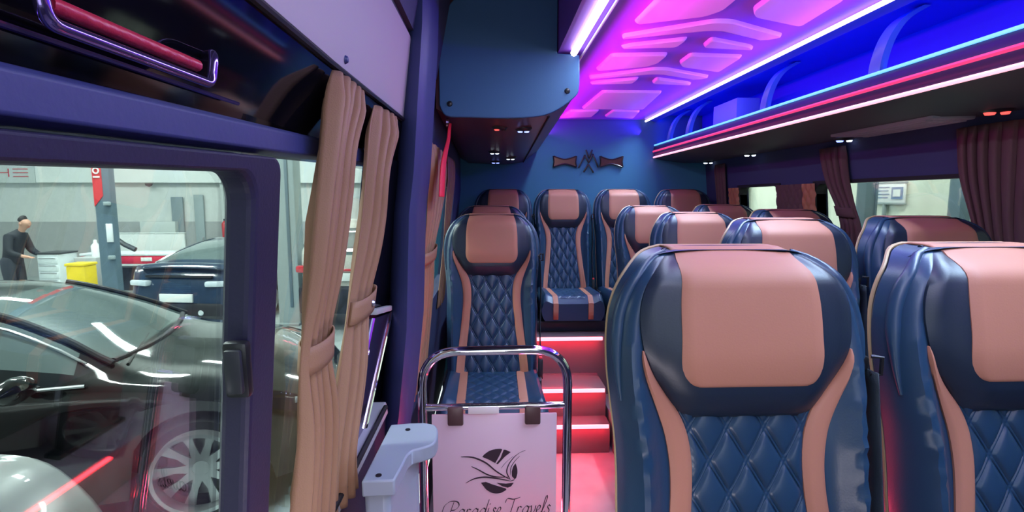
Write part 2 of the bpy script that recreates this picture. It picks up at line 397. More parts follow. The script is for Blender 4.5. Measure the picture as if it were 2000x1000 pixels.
# left wall behind the pillar, with its window opening
def XR(z): return -.245 + (min(z, 1.4) - 1.3) * .1
def wall_poly(y0, y1, z0, z1, fx, th, name, m):
    v, f = slab_yz([(y0, z0), (y1, z0), (y1, z1), (y0, z1)], fx, th); return struct(obj(name, v, f, m))
lw = struct(thing('wall_left', 'dark blue rear left side wall', 'wall')); del lw['category']
for q in ((1.79, 4.0, -.15, .80), (1.79, 4.0, 1.36, 2.15), (1.79, 1.90, .80, 1.36), (3.35, 4.0, .80, 1.36)):
    v, f = slab_yz([(q[0], q[2]), (q[1], q[2]), (q[1], q[3]), (q[0], q[3])], XR, .06); st(obj('wall_panel', v, f, 'navy_fabric', lw))
v, f = slab_yz([(1.88, .78), (3.37, .78), (3.37, 1.38), (1.88, 1.38)], lambda z: XR(z) - .03, .004); struct(obj('window_3', v, f, 'glass'))
# right wall with two window openings
def XW(z): return 1.70 - (z - 1.3) * .1
rw = struct(thing('wall_right', 'dark blue right side wall', 'wall')); del rw['category']
for q in ((-1.5, 4.0, -.15, .78), (-1.5, 4.0, 1.378, 2.2), (-1.5, .2, .78, 1.378), (2.63, 2.74, .78, 1.378), (2.74, 2.98, .78, 1.378), (3.46, 4.0, .78, 1.378)):
    v, f = slab_yz([(q[0], q[2]), (q[1], q[2]), (q[1], q[3]), (q[0], q[3])], XW, -.06); st(obj('wall_panel', v, f, 'navy_fabric', rw))
for n_, (y0, y1) in enumerate(((.2, 2.64), (2.97, 3.47))):
    # rounded opening corners
    outer = rrect(y0 - .01, .77, y1 + .01, 1.388, .002, 6); inner = rrect(y0 + .01, .80, y1 - .01, 1.372, .05, 6)
    v, f = ring(outer, inner, lambda p: (XW(p[1]) - .006, p[0], p[1]), lambda p: (XW(p[1]) + .05, p[0], p[1])); st(obj('window_surround', v, f, 'black_rubber', rw))
    v, f = slab_yz([(y0, .78), (y1, .78), (y1, 1.38), (y0, 1.38)], lambda z: XW(z) + .03, -.004); struct(obj('window_%d' % (4 + n_), v, f, 'glass'))
# quilted pillar covers between right windows
def quilt_slab(name, y0, y1, z0, z1, fx, m, parent):
    G = []; ny = max(8, int((y1 - y0) / .008)); nz = int((z1 - z0) / .008)
    for i in range(nz + 1):
        z = z0 + (z1 - z0) * i / nz; row = []
        for j in range(ny + 1):
            y = y0 + (y1 - y0) * j / ny; u = y / .05 + z / .08; w_ = y / .05 - z / .08
            d = min(abs(u - round(u)), abs(w_ - round(w_)))
            e = min(1, min(y - y0, y1 - y) / .012)
            row.append((fx(z) - .012 * e - .008 * min(1, d / .25), y, z))
        G.append(row)
    b = MB(); b.grid(G); return b.build(name, m, parent)
pc = thing('pillar_cover', 'quilted tan cover on the pillar between the two right windows', 'cover')
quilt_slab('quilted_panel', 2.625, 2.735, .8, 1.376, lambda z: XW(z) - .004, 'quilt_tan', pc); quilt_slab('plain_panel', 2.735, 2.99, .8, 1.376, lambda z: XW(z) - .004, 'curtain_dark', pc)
pc = thing('pillar_cover', 'narrow quilted tan cover on the rearmost right pillar, behind the rear curtain', 'cover')
quilt_slab('quilted_panel', 3.46, 3.60, .8, 1.37, lambda z: XW(z) - .004, 'quilt_tan', pc)

# ------------------------------------------------------------------ luggage racks
# right rack: lip, underside, back, dividers, lamps, vent
rack = thing('luggage_rack', 'open overhead luggage rack glowing blue above the right windows', 'luggage rack', (0, 0, 0))
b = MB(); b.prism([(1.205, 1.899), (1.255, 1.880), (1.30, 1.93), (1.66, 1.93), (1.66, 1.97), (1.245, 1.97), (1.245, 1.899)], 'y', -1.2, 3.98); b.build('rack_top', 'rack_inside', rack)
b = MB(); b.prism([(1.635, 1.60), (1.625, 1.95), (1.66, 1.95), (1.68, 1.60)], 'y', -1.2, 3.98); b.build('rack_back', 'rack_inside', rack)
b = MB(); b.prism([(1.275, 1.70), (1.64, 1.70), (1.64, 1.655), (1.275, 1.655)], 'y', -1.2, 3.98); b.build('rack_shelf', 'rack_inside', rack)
b = MB(); b.prism([(1.262, 1.622), (1.252, 1.650), (1.256, 1.685), (1.266, 1.704), (1.276, 1.704), (1.276, 1.622)], 'y', -1.2, 3.985); b.build('rack_lip', 'rack_lip', rack, bevel=.002)
b = MB(); b.prism([(1.266, 1.610), (1.30, 1.598), (1.50, 1.570), (1.66, 1.575), (1.66, 1.655), (1.266, 1.655)], 'y', -1.2, 3.985); b.build('rack_underside', 'rack_under', rack)
for y in (1.715, 2.42, 3.36, 3.72):
    P = cr([(1.285, 1.70), (1.292, 1.76), (1.315, 1.83), (1.355, 1.885), (1.42, 1.925)], 6); G = []
    for i, (x, z) in enumerate(P):
        G.append([(x - .012, y - .026, z), (x - .016, y, z), (x - .012, y + .026, z), (x + .014, y + .022, z), (x + .014, y - .022, z)])
    b = MB(); b.grid(G, cv=True); b.build('divider', 'divider', rack)
for y, x, m1 in ((2.35, 1.63, 'lamp_blue'), (3.16, 1.60, 'lamp_cold'), (3.85, 1.63, 'lamp_cold'), (1.57, 1.57, 'lamp_red')):
    b = MB(); b.lathe([(.0, -.012), (.032, -.010), (.045, 0), (.045, .01)], 'z', 24, (x, y, 1.575)); h = b.build('reading_light', 'black_metal', rack)
    b = MB(); b.lathe([(0, -.016), (.012, -.015), (.016, -.008)], 'z', 16, (x - .014, y + .008, 1.573)); b.build('lens', m1, h)
    b = MB(); b.lathe([(0, -.016), (.010, -.015), (.013, -.008)], 'z', 16, (x + .020, y - .008, 1.573)); b.build('lens', 'lamp_cold' if m1 != 'lamp_red' else 'lamp_red', h)
b = MB(); b.box((1.545, 1.95, 1.570), (.15, .52, .014), .004)
for k in range(4): b.box((1.485 + .04 * k, 1.95, 1.562), (.026, .46, .006), .002)
b.build('air_vent', 'vent_grey', rack)
area('rack_blue_light', (1.29, 1.6, 1.915), (1.52, 1.6, 1.70), 5.0, .03, 6, (.0, .012, .9))
area('rack_blue_light', (1.30, 1.6, 1.715), (1.5, 1.6, 1.95), 5.0, .03, 3, (.0, .03, .9))
def strip(name, label, P, r, m):
    b = MB(); b.tube(P, r, 8); return tag(b.build(name, m), label, 'led strip')
strip('led_or_glow_strip', 'bright white led strip along the right ceiling edge above the blue rack', [(1.190, -1.2, 1.888), (1.188, 3.985, 1.888)], .0085, 'led_white')
strip('led_or_glow_strip', 'thin pale blue led line along the top of the rack lip', [(1.262, -1.2, 1.706), (1.262, 3.985, 1.706)], .0055, 'led_blue')
strip('led_or_glow_strip', 'soft rose glow reflected in the middle of the rack lip', [(1.256, -1.2, 1.658), (1.256, 3.985, 1.658)], .0085, 'lip_glow')  # red glow reflected on the lip, drawn as an emissive tube
strip('led_or_glow_strip', 'pink white led strip under the rack lip on the right', [(1.258, -1.2, 1.614), (1.258, 3.985, 1.614)], .0068, 'led_rose')
strip('led_or_glow_strip', 'bright white led strip on the left ceiling edge beside the teal panel', [(.338, -1.2, 1.888), (.338, 2.155, 1.888)], .014, 'led_pink')
b = MB(); b.tube([(.381, -1.2, 1.892), (.381, 3.97, 1.892)], .005, 8); struct(b.build('trim_14', 'ceiling_pad'))
# light the strips throw; the upward pair is added, unseen, to colour the ceiling
area('ceiling_fill_right', (1.15, 1.6, 1.80), (.93, 1.6, 1.94), 5.0, .04, 16, (.17, .02, 1), 125)
area('ceiling_fill_left', (.42, 1.6, 1.80), (.64, 1.6, 1.94), 5.0, .04, 13, (.80, .005, .72), 125)
area('led_right_down', (1.185, 1.9, 1.872), (.75, 1.9, 0.9), 4.0, .02, 26, (.58, .80, 1), 95)
area('led_left_down', (.42, 1.7, 1.87), (.35, 1.7, 0.2), 4.0, .03, 19, (.60, .78, 1))
area('rack_red_glow', (1.235, 1.6, 1.625), (1.27, 1.6, 1.67), 5.0, .01, .3, (1, .08, .2))
area('rack_red_down', (1.25, 1.6, 1.60), (1.0, 1.6, 1.0), 5.0, .01, .8, (1, .2, .3))
# grey box standing in the rack
tag(MB().box((1.415, 2.99, 1.775), (.13, .30, .148), .004).build('storage_box', 'box_grey'), 'plain grey blue box standing in the right luggage rack', 'box')
# left rack with its teal end panel
lr = thing('luggage_rack', 'closed overhead locker on the left with teal end panel over the aisle seat', 'luggage rack', (0, 2.18, 0))
P = rrect(-.212, 1.645, .362, 2.06, .05, 6)
G = []
# body: cross-section lofted to the rear, underside rising a little less at the back
sec = [(-.228, 1.67), (-.17, 1.637), (.10, 1.628), (.24, 1.645), (.355, 1.735), (.362, 1.80), (.362, 1.885), (.270, 1.892), (.270, 2.12), (-.228, 2.12)]
b = MB(); b.grid([[(x, y, z - (y * .040 if z < 1.8 else 0)) for x, z in sec] for y in (.012, .6, 1.2, 1.79)], cv=True)
n = len(sec); b.f += [tuple(range(n)), tuple(3 * n + k for k in range(n))[::-1]]
b.build('locker_body', 'maroon_under', lr)
cap = cr([(-.212, 1.68), (-.185, 1.638), (-.1, 1.632), (.1, 1.63), (.24, 1.648), (.345, 1.715), (.364, 1.76), (.364, 1.85)], 6) + [(.364, 1.884), (.272, 1.890), (.272, 2.13)] + cr([(-.06, 2.13), (-.14, 2.10), (-.19, 2.03), (-.210, 1.92), (-.212, 1.68)], 6)[:-1]
b = MB(); b.prism([tuple(p) for p in cap], 'y', -.012, .010); b.build('end_panel', 'teal_panel', lr, smooth=False, bevel=.004)
for x, z in ((-.17, 1.685), (.315, 1.74)):
    b = MB(); b.lathe([(0, -.022), (.009, -.020), (.012, -.012)], 'y', 14, (x, 0, z)); b.build('bolt', 'black_metal', lr)
b = MB(); b.tube([(.245, .03, 1.643), (.245, 1.78, 1.572)], .004, 6); b.build('seam_strip', 'black_rubber', lr)
for x, y, m1 in ((.04, .22, 'lamp_red'), (.15, .27, 'lamp_blue'), (.02, 1.08, 'lamp_cold'), (.13, 1.38, 'lamp_cold'), (.03, 1.62, 'lamp_blue')):
    zz = 1.632 - .04 * y
    b = MB(); b.lathe([(.0, -.012), (.030, -.010), (.042, 0), (.042, .01)], 'z', 24, (x, y, zz)); h = b.build('reading_light', 'black_metal', lr)
    b = MB(); b.lathe([(0, -.016), (.010, -.015), (.014, -.008)], 'z', 16, (x - .014, y, zz)); b.build('lens', m1, h)
    b = MB(); b.lathe([(0, -.016), (.010, -.015), (.014, -.008)], 'z', 16, (x + .016, y, zz)); b.build('lens', m1 if m1 != 'lamp_red' else 'black_metal', h)

# ------------------------------------------------------------------ emblem on the rear wall
em = thing('wall_emblem', 'dark copper emblem of two bow-tie shapes and a zigzag mark on blue rear wall', 'emblem', (.7455, 3.995, 1.58))
def bow(cx):
    a, h = .062, .042
    P = cr([(-a, h), (0, h * .42), (a, h)], 8) + cr([(a * .93, 0)], 1) + cr([(a, -h), (0, -h * .42), (-a, -h)], 8) + [(-a * .93, 0)]
    return [(cx + p[0] * 1.45, p[1]) for p in P]
for cx in (-.180, .182):
    b = MB(); b.prism(bow(cx), 'y', -.014, .004); o = b.build('bow_tie', 'copper_mirror', em, smooth=False)
    P = bow(cx); b = MB(); b.tube([(p[0], -.013, p[1]) for p in P], .0055, 6, closed=True); b.build('outline', 'black_metal', o)
ez = lambda P: [((800 + .38 * x - 1147) * .004, (303.5 - .38 * y + 12) * .004 - .0) for x, y in P]
for P in ([(866, 860), (897, 798)], [(897, 798), (917, 835), (938, 792)], [(938, 792), (966, 858)], [(893, 882), (916, 842), (942, 884)], [(903, 772), (918, 812), (934, 772)]):
    Q = ez(P); b = MB()
    for i in range(len(Q) - 1):
        (x0, z0), (x1, z1) = Q[i], Q[i + 1]; L = math.hypot(x1 - x0, z1 - z0); a = math.atan2(z1 - z0, x1 - x0)
        b.box(((x0 + x1) / 2, -.006, (z0 + z1) / 2), (L + .004, .012, .011), .002, Matrix.Rotation(-a, 3, 'Y'))
    b.build('stroke', 'black_metal', em)

# ------------------------------------------------------------------ seats
W = interp([(1.18, .104), (1.176, .126), (1.17, .144), (1.16, .161), (1.149, .174), (1.132, .189), (1.11, .202), (1.079, .214), (1.044, .220), (.973, .222), (.912, .217), (.85, .211), (.788, .209), (.727, .210), (.6, .208), (.44, .205)])
H = interp([(1.178, .112), (1.16, .136), (1.149, .148), (1.132, .162), (1.114, .171), (1.044, .178), (1.008, .171), (.973, .156), (.942, .137), (.922, .122), (.908, .106), (.902, .092)])
HP = interp([(1.182, .101), (1.16, .108), (1.114, .115), (1.044, .117), (.99, .116), (.975, .112), (.966, .104), (.960, .088)])
SI = interp([(1.02, .175), (1.008, .171), (.973, .155), (.942, .135), (.912, .115), (.881, .102), (.85, .096), (.819, .094), (.788, .095), (.727, .100), (.639, .109), (.507, .124), (.44, .129)])
SO = interp([(1.02, .177), (1.008, .178), (.973, .172), (.942, .161), (.912, .150), (.881, .140), (.85, .134), (.819, .131), (.788, .131), (.727, .136), (.639, .145), (.507, .160), (.44, .165)])
def y0(z): return -.13 * max(0, (1.18 - z) / .73) ** 1.25
def SF(x, z):                                    # front surface of the backrest shell
    w_ = W(z); s = min(1, abs(x) / w_); t = min(1, max(0, (1.06 - z) / .2))
    hump = (.018 + .022 * t) * math.exp(-((s - .86) / .13) ** 2)
    edge = .055 * max(0, (s - .84) / .16) ** 2.2
    wr = 0
    if s > .74:
        k = min(1, (s - .74) / .08) * min(1, max(0, (1.0 - z) / .08)) * min(1, max(0, (z - .62) / .1))
        wr = .0034 * k * min(1, max(0, (.95 - s) / .06)) * math.sin(z * 230 + 8 * math.sin(x * 30 + z * 17)) * (.4 + .6 * math.sin(z * 41 + 1) ** 2)
    top = .05 * max(0, (z - 1.13) / .05) ** 2 + .016 * max(0, (z - 1.0) / .18) ** 2
    return y0(z) - hump + edge + top + .022 + wr
def panel(name, zs, fl, fr, nx, off, m, parent, skirt=.03, zshift=None):
    G = []
    for i, z in enumerate(zs):
        t = i / (len(zs) - 1); l, r = fl(z), fr(z); row = []
        for j in range(nx + 1):
            s = j / nx; x = l + (r - l) * s; row.append((x, SF(x, z) - off(s, t, x, z), z))
        G.append(row)
    b = MB(); b.grid(G)
    nu, nv = len(G), nx + 1
    loop = [(0, j) for j in range(nv)] + [(i, nv - 1) for i in range(1, nu)] + [(nu - 1, j) for j in range(nv - 2, -1, -1)] + [(i, 0) for i in range(nu - 2, 0, -1)]
    base = len(b.v)
    for i, j in loop:
        x, y, z = G[i][j]; b.v.append((x, y + skirt, z))
    for k in range(len(loop)):
        k2 = (k + 1) % len(loop); a = loop[k][0] * nv + loop[k][1]; c = loop[k2][0] * nv + loop[k2][1]
        b.f.append((a, c, base + k2, base + k))
    return b.build(name, m, parent)
def puff(s, t, h, e=.16, et=.12):
    f = lambda q, e: math.sin(min(1, max(0, min(q, 1 - q)) / e) * PI / 2) ** .7
    return h * f(s, e) * f(t, et)
def quilt_h(x, z, px=.064, pz=.11):
    u = x / px + z / pz; v = x / px - z / pz; g = math.sqrt(1 / px ** 2 + 1 / pz ** 2)
    d = min(abs(u - round(u)), abs(v - round(v))) / g
    return .0042 * math.sin(min(1, d / .016) * PI / 2) + .0016 * math.exp(-(d / .0021) ** 2)
PT = interp([(0, .34), (.02, .30), (.05, .0), (.09, .45), (.16, .72), (.3, .92), (.5, 1)])
FR_ = (0, .02, .045, .065, .10, .16, .26, .38)
def quilt(name, m, parent, px, pz, inside, pt, amp, o0, zc):
    """diamond quilting on a lattice that follows the stitch lines, so the double seams stay crisp"""
    fr = list(FR_) + [.5] + [1 - f for f in FR_[:0:-1]]; N = 12
    L = [k + f for k in range(-N, N) for f in fr]; idx = {}; V = []; F = []
    def vid(i, j):
        if (i, j) not in idx:
            u, v = L[i], L[j]; du, dv = abs(u - round(u)), abs(v - round(v)); idx[(i, j)] = len(V)
            V.append(pt((u + v) / 2 * px, (u - v) / 2 * pz + zc, o0 + amp * PT(du) * PT(dv)))
        return idx[(i, j)]
    n = len(L)
    for i in range(n - 1):
        for j in range(n - 1):
            u, v = (L[i] + L[i+1]) / 2, (L[j] + L[j+1]) / 2
            if inside((u + v) / 2 * px, (u - v) / 2 * pz + zc): F.append((vid(i, j), vid(i+1, j), vid(i+1, j+1), vid(i, j+1)))
    return obj(name, V, F, m, parent, True)
def make_seat(name, label, base=True):
    t = thing(name, label, 'seat', group='tan and black leather passenger seats')
    zs = list(np.linspace(.43, 1.10, 52)) + list(np.linspace(1.11, 1.16, 8)) + [1.166, 1.170, 1.173, 1.176, 1.178, 1.18]
    # shell: closed body
    G = []
    for z in zs:
        w_ = W(z); th = .115 - .02 * (z - .44) / .74; top = max(0, (z - 1.13) / .05); row = []
        n = 36
        for j in range(n + 1):
            s = -1 + 2 * j / n; x = w_ * (math.sin(s * PI / 2) * .35 + s * .65); row.append((x, SF(x, z), z))
        yb = y0(z) + th - .035 * top ** 2
        for j in range(9):
            s = 1 - 2 * j / 8; row.append((w_ * .96 * s, yb + .012 - .02 * abs(s) ** 3, z))
        G.append(row)
    b = MB(); b.grid(G, cv=True); nv = len(G[0]); b.f += [tuple(range(nv))[::-1], tuple((len(G) - 1) * nv + k for k in range(nv))]
    b.build('backrest', 'leather', t)
    # edge piping around the shell
    P = [(-W(z) * .985, SF(W(z), z) + .012, z) for z in zs] + [(W(z) * .985, SF(W(z), z) + .012, z) for z in zs[::-1]]
    b = MB(); b.tube(P, .0038, 6); b.build('piping', 'piping', t)
    zh = list(np.linspace(.902, .95, 10)) + list(np.linspace(.96, 1.178, 26))
    hc = lambda s, q, x, z: .004 + puff(s, q, .036, .22, .13 if q > .5 else .45)
    panel('head_cushion', zh, lambda z: -H(z), H, 30, hc, 'leather_dark', t, .04)
    # tan panel over the head cushion, wrapped over the top
    def hoff(s, q, x, z):
        hz = (z - .902) / (1.178 - .902); hw = H(min(z, 1.178)); ss = (x + hw) / (2 * hw)
        return hc(ss, min(hz, .985), x, z) + .0015 + puff(s, min(q, .5), .004, .06, .06)
    for s in (-1, 1):                              # rolled rim of the shoulders
        zr = np.linspace(1.176, .93, 30); P = [(s * (W(z) - .011), SF(W(z) - .011, z) + .001, z - .002) for z in zr]
        b = MB(); b.tube(P, [.0075 + .0055 * math.sin(min(1, k / 10) * PI / 2) - .010 * max(0, (k - 16) / 13) for k in range(30)], 10); b.build('rolled_rim', 'leather', t)
    zp = list(np.linspace(.960, .99, 10)) + list(np.linspace(.995, 1.176, 22))
    pan = panel('head_panel', zp, lambda z: -HP(z), HP, 24, hoff, 'leather_tan', t, .02)
    b = MB(); G = []
    for k in range(9):
        a = k / 8 * PI / 2; yy = -.010 + .05 * math.sin(a) ; zz = 1.172 + .012 * math.sin(min(1, k / 4) * PI / 2)
        G.append([(x * .104, SF(x * .104, 1.17) - .012 + k * .0115, zz - (.004 if k == 8 else 0)) for x in np.linspace(-1, 1, 13)])
    b.grid(G); o = b.build('top_flap', 'leather_tan', t); d = o.modifiers.new('solid', 'SOLIDIFY'); d.thickness = .004
    # dark welt along the top edge
    b = MB(); b.tube([(x, SF(x, 1.175) + .032, 1.180 - .004 * (abs(x) / .112) ** 4) for x in np.linspace(-.112, .112, 21)], .005, 8); b.build('welt', 'leather_dark', t)
    # curved tan trims
    zt = list(np.linspace(.44, 1.018, 60)); so = lambda s, q, x, z: .004 + puff(s, q, .006, .3, .04)
    panel('trim_strip', zt, lambda z: -SO(z), lambda z: -SI(z), 6, so, 'leather_tan', t, .02)
    panel('trim_strip', zt, SI, SO, 6, so, 'leather_tan', t, .02)
    # quilted middle
    quilt('quilted_panel', 'leather', t, .064, .11, lambda x, z: .43 < z < .93 and abs(x) < SI(z) + .010, lambda x, z, h: (x, SF(x, z) - h * min(1, max(.1, (SI(z) + .004 - abs(x)) / .012)), z), .0075, .0015, .829)
    # cushion
    G = []; yy = list(np.linspace(-.535, -.06, 30))
    def ctop(x, y):
        s = abs(x) / .215; f = min(1, (y + .535) / .06)
        return .47 + .02 * (1 - s ** 2 * .0) + .02 * math.exp(-((s - .85) / .15) ** 2) - .05 * max(0, (s - .88) / .12) ** 2 - .045 * (1 - math.sin(max(0, f) * PI / 2)) - .05 * (y + .535)
    for y in yy:
        row = [(.215 * s, y, ctop(.215 * s, y)) for s in np.linspace(-1, 1, 29)]
        row += [(.205, y, .36), (.19, y, .335), (-.19, y, .335), (-.205, y, .36)]
        G.append(row)
    b = MB(); b.grid(G, cv=True); nv = len(G[0]); b.f += [tuple(range(nv)), tuple((len(G) - 1) * nv + k for k in range(nv))[::-1]]
    cu = b.build('cushion', 'leather', t)
    for s in (-1, 1):
        P = [(s * (.118 + .02 * (y + .535)), y) for y in yy]; V = []; F = []
        path = [(s * .118, -.536, .345)] + [(s * .118, -.541, .40)] + [(x, y - (.006 if i == 0 else 0), ctop(x, y) + .004) for i, (x, y) in enumerate(P)]
        G = [[(x - .018, y, z - .012), (x - .017, y, z), (x, y, z + .002), (x + .017, y, z), (x + .018, y, z - .012)] for x, y, z in path]
        for k in (0, 1): G[k] = [(x, yv + (-.004 if 0 < i < 4 else .012), path[k][2]) for i, (x, yv, z) in enumerate(G[k])]
        b = MB(); b.grid(G); o = b.build('trim_strip', 'leather_tan', cu); d = o.modifiers.new('solid', 'SOLIDIFY'); d.thickness = .004
    quilt('quilted_panel', 'leather', cu, .064, .09, lambda x, y: -.505 < y < -.07 and abs(x) < .106, lambda x, y, h: (x, y, ctop(x, y) + h), .0035, .001, -.29)
    # recliner side covers, legs, belt
    for s in (-1, 1):
        b = MB(); b.box((s * .208, -.10, .40), (.02, .17, .12), .012); b.build('side_cover', 'seat_plastic', t)
    if base:
        b = MB(); b.box((0, -.26, .31), (.34, .36, .05), .01); fr = b.build('seat_frame', 'seat_plastic', t)
        for s in (-1, 1):
            b = MB(); b.box((s * .14, -.26, .145), (.04, .30, .29), .008); b.box((s * .14, -.26, .01), (.06, .36, .02), .006); b.build('leg', 'black_metal', t)
    b = MB(); b.box((.214, .020, .985), (.024, .04, .026), .006); b.tube([(.222, -.005, 1.0), (.236, -.012, 1.0), (.236, -.012, .97), (.222, -.005, .97)], .004, 6); b.build('belt_guide', 'black_metal', t)
    G = []
    for k in range(25):
        q = k / 24; z = .975 - .53 * q; x = .224 + .004 * math.sin(q * 7); y = .0 - .10 * q + .01 * math.sin(q * 5)
        G.append([(x, y - .023, z), (x + .002 * math.sin(k), y, z), (x, y + .023, z)])
    b = MB(); b.grid(G); o = b.build('seat_belt', 'webbing', t); d = o.modifiers.new('solid', 'SOLIDIFY'); d.thickness = .002
    b = MB(); b.box((.216, -.13, .50), (.02, .032, .08), .006); bk = b.build('belt_buckle', 'seat_plastic', t)
    b = MB(); b.box((.216, -.13, .544), (.014, .024, .01), .003); b.build('release_button', 'buckle_red', bk)
    return t
proto = make_seat('passenger_seat', 'large front passenger seat facing the viewer beside the aisle, tan headrest panel')
def place(o, x, y, zt, zb=.05): o.location = (x, y, zb); o.scale = (1, 1, (zt - zb) / 1.18)
place(proto, .425, .83, 1.208)
for x, y, zt, lab in (
    (.912, .83, 1.211, 'passenger seat cut off by the right edge of the picture, beside the large front seat'),
    (.955, 1.57, 1.231, 'second-row aisle passenger seat right behind the large front seat'),
    (1.42, 1.57, 1.237, 'dark second-row window seat with maroon looking headrest under the wide right window'),
    (.98, 2.37, 1.229, 'third-row aisle passenger seat between the second-row and fourth-row aisle seats'),
    (1.44, 2.37, 1.243, 'dim third-row window seat below the quilted tan pillar cover'),
    (.98, 3.08, 1.250, 'fourth-row aisle passenger seat just in front of the rear bench'),
    (1.44, 3.08, 1.258, 'dim fourth-row window seat below the small rear right window'),
    (.0, 2.35, 1.223, 'single passenger seat on the left behind the chrome guard rail'),
    (.0, 2.98, 1.252, 'single seat almost hidden behind the left single seat, only its top edge visible')):
    o = dup(proto, (x, y, .05), lab); place(o, x, y, zt)
# rear bench seats: no legs, stand on the platform
bench = make_seat('passenger_seat', 'rear bench seat second from the left, straight down the aisle', False)
bench['group'] = 'rear bench seats'
def placeb(o, x): o.location = (x, 3.73, .183); o.scale = (.955, 1, 1)
placeb(bench, .52)
b = MB()
for x, lab in ((.085, 'leftmost rear bench seat, dim headrest visible above the left single seat'), (.965, 'rear bench seat third from the left, partly behind the fourth-row aisle seat'), (1.42, 'rightmost rear bench seat in the dark corner by the right wall')):
    placeb(dup(bench, (x, 3.73, .183), lab), x)
b = MB(); b.box((.75, 3.48, .468), (1.82, .44, .07), .008); tag(b.build('padded_bench', 'leather_dark'), 'dark padded base box under the rear bench seats', 'bench base')

# ------------------------------------------------------------------ red led steps
for (y, z, x0, x1, lab) in ((3.143, .415, .23, .70, 'topmost red led strip, on the edge of the rear bench platform'), (2.876, .178, .23, .66, 'middle red led strip on the step edge in the aisle'), (2.757, .012, .23, .66, 'lowest red led strip on the step edge in the aisle')):
    b = MB(); b.box(((x0 + x1) / 2, y, z), (x1 - x0, .012, .022), .003); o = tag(b.build('led_or_glow_strip', 'led_red'), lab, 'led strip')
    area('step_glow_or_fill', ((x0 + x1) / 2, y - .02, z - .004), ((x0 + x1) / 2, y - .10, z - .3), .42, .012, 1.3, (1, .02, .05))
b = MB(); b.tube([(.684, 1.18, .038), (.684, 2.02, .038)], .007, 8); tag(b.build('led_or_glow_strip', 'led_red_low'), 'low red led strip along the right seat platform, mirrored in the door glass', 'led strip')
b = MB(); b.tube([(.232, 1.55, .036), (.232, 2.72, .036)], .006, 8); tag(b.build('led_or_glow_strip', 'led_red_low'), 'low red led strip along the left seat platform behind the guard rail', 'led strip')
area('step_glow_or_fill', (.17, 1.62, .22), (.13, 1.46, .45), .1, .1, 4.0, (1, .05, .14))  # unseen red light added behind the panel to redden it
area('step_glow_or_fill', (.46, 1.75, .03), (.3, 1.75, -.15), 1.5, .02, .8, (1, .03, .07))

# ------------------------------------------------------------------ chrome guard rail with printed panel
gr = thing('guard_rail', 'chrome tube guard rail holding a pale panel in front of the left single seat', 'guard rail', (0, 1.45, 0))
def bend(P, r, n=8):
    out = [Vector(P[0])]
    for i in range(1, len(P) - 1):
        a, p, q = Vector(P[i-1]), Vector(P[i]), Vector(P[i+1]); u = p + (a - p).normalized() * r; v = p + (q - p).normalized() * r
        for k in range(n + 1): t = k / n; out.append(u * (1-t)**2 + p * 2*t*(1-t) + v * t*t)
    return out + [Vector(P[-1])]
b = MB(); b.tube(bend([(-.205, 0, -.15), (-.205, 0, .858), (.222, 0, .862), (.222, 0, -.15)], .11, 10), .0135, 14); b.build('tube_frame', 'chrome', gr)
b = MB(); b.tube([(-.205, 0, .69), (.222, 0, .692)], .010, 12); b.build('cross_bar', 'chrome', gr)
b = MB(); b.tube([(-.205, 0, .05), (.222, 0, .05)], .010, 12); b.build('cross_bar', 'chrome', gr)
b = MB(); b.box((.006, -.004, .36), (.368, .008, .62), .002); b.build('printed_panel', 'acrylic', gr)
for x in (-.108, .118):
    b = MB(); b.box((x, -.010, .667), (.046, .016, .056), .005); b.build('panel_clip', 'clip_brown', gr)
b = MB(); b.box((-.026, -.0125, .684), (.09, .003, .022), .001); b.build('sticker', 'sticker', gr)
b = MB(); b.box((.226, .03, .60), (.014, .04, .16), .004); b.build('side_plate', 'vent_grey', gr)
lx = lambda P: [(-.2433 + .000543 * x, .9464 - .00059 * y) for x, y in P]
b = MB(); D0, D1 = -.0098, -.0078
def poly(P):
    Q = [tuple(p) for p in lx(P)]; b.prism(Q, 'y', D0, D1)
poly([(392, 690)] + [tuple(p) for p in cr([(402, 678), (430, 660), (465, 651), (492, 650)], 4)] + [(500, 653), (485, 685), (462, 724), (430, 706)])
poly([(508, 655), (520, 656), (546, 668), (515, 690), (476, 730), (468, 727), (490, 700)])
poly([tuple(p) for p in cr([(573, 728), (582, 755), (583, 780), (576, 806)], 4)] + [(566, 810), (553, 795), (552, 772), (560, 745)])
poly([(384, 828), (410, 824), (445, 838), (520, 862)] + [tuple(p) for p in cr([(522, 868), (490, 884), (450, 884), (415, 866), (398, 846)], 4)])
poly([(470, 830), (520, 836), (562, 832), (548, 850), (530, 856), (500, 848)])
for P, nb in (([(275, 688), (340, 692), (410, 722), (470, 770), (540, 812)], (.0007, .0022)), ([(332, 740), (370, 758), (420, 785), (470, 798), (540, 800)], (.0006, .0016)),
              ([(300, 828), (345, 806), (400, 798), (470, 806), (545, 822)], (.0008, .0020)), ([(626, 660), (596, 672), (565, 695), (535, 735), (525, 775), (545, 815)], (.0022, .0012)),
              ([(596, 690), (570, 715), (548, 750), (545, 790)], (.0014, .0008)), ([(560, 690), (520, 722), (495, 752)], (.0012, .0010)), ([(545, 822), (566, 815), (575, 800)], (.0012, .0014))):
    b.add(*ribbon(lx(P), nb, D0, D1, taper=True))
b.build('bird_emblem', 'print_dark', gr, smooth=False)
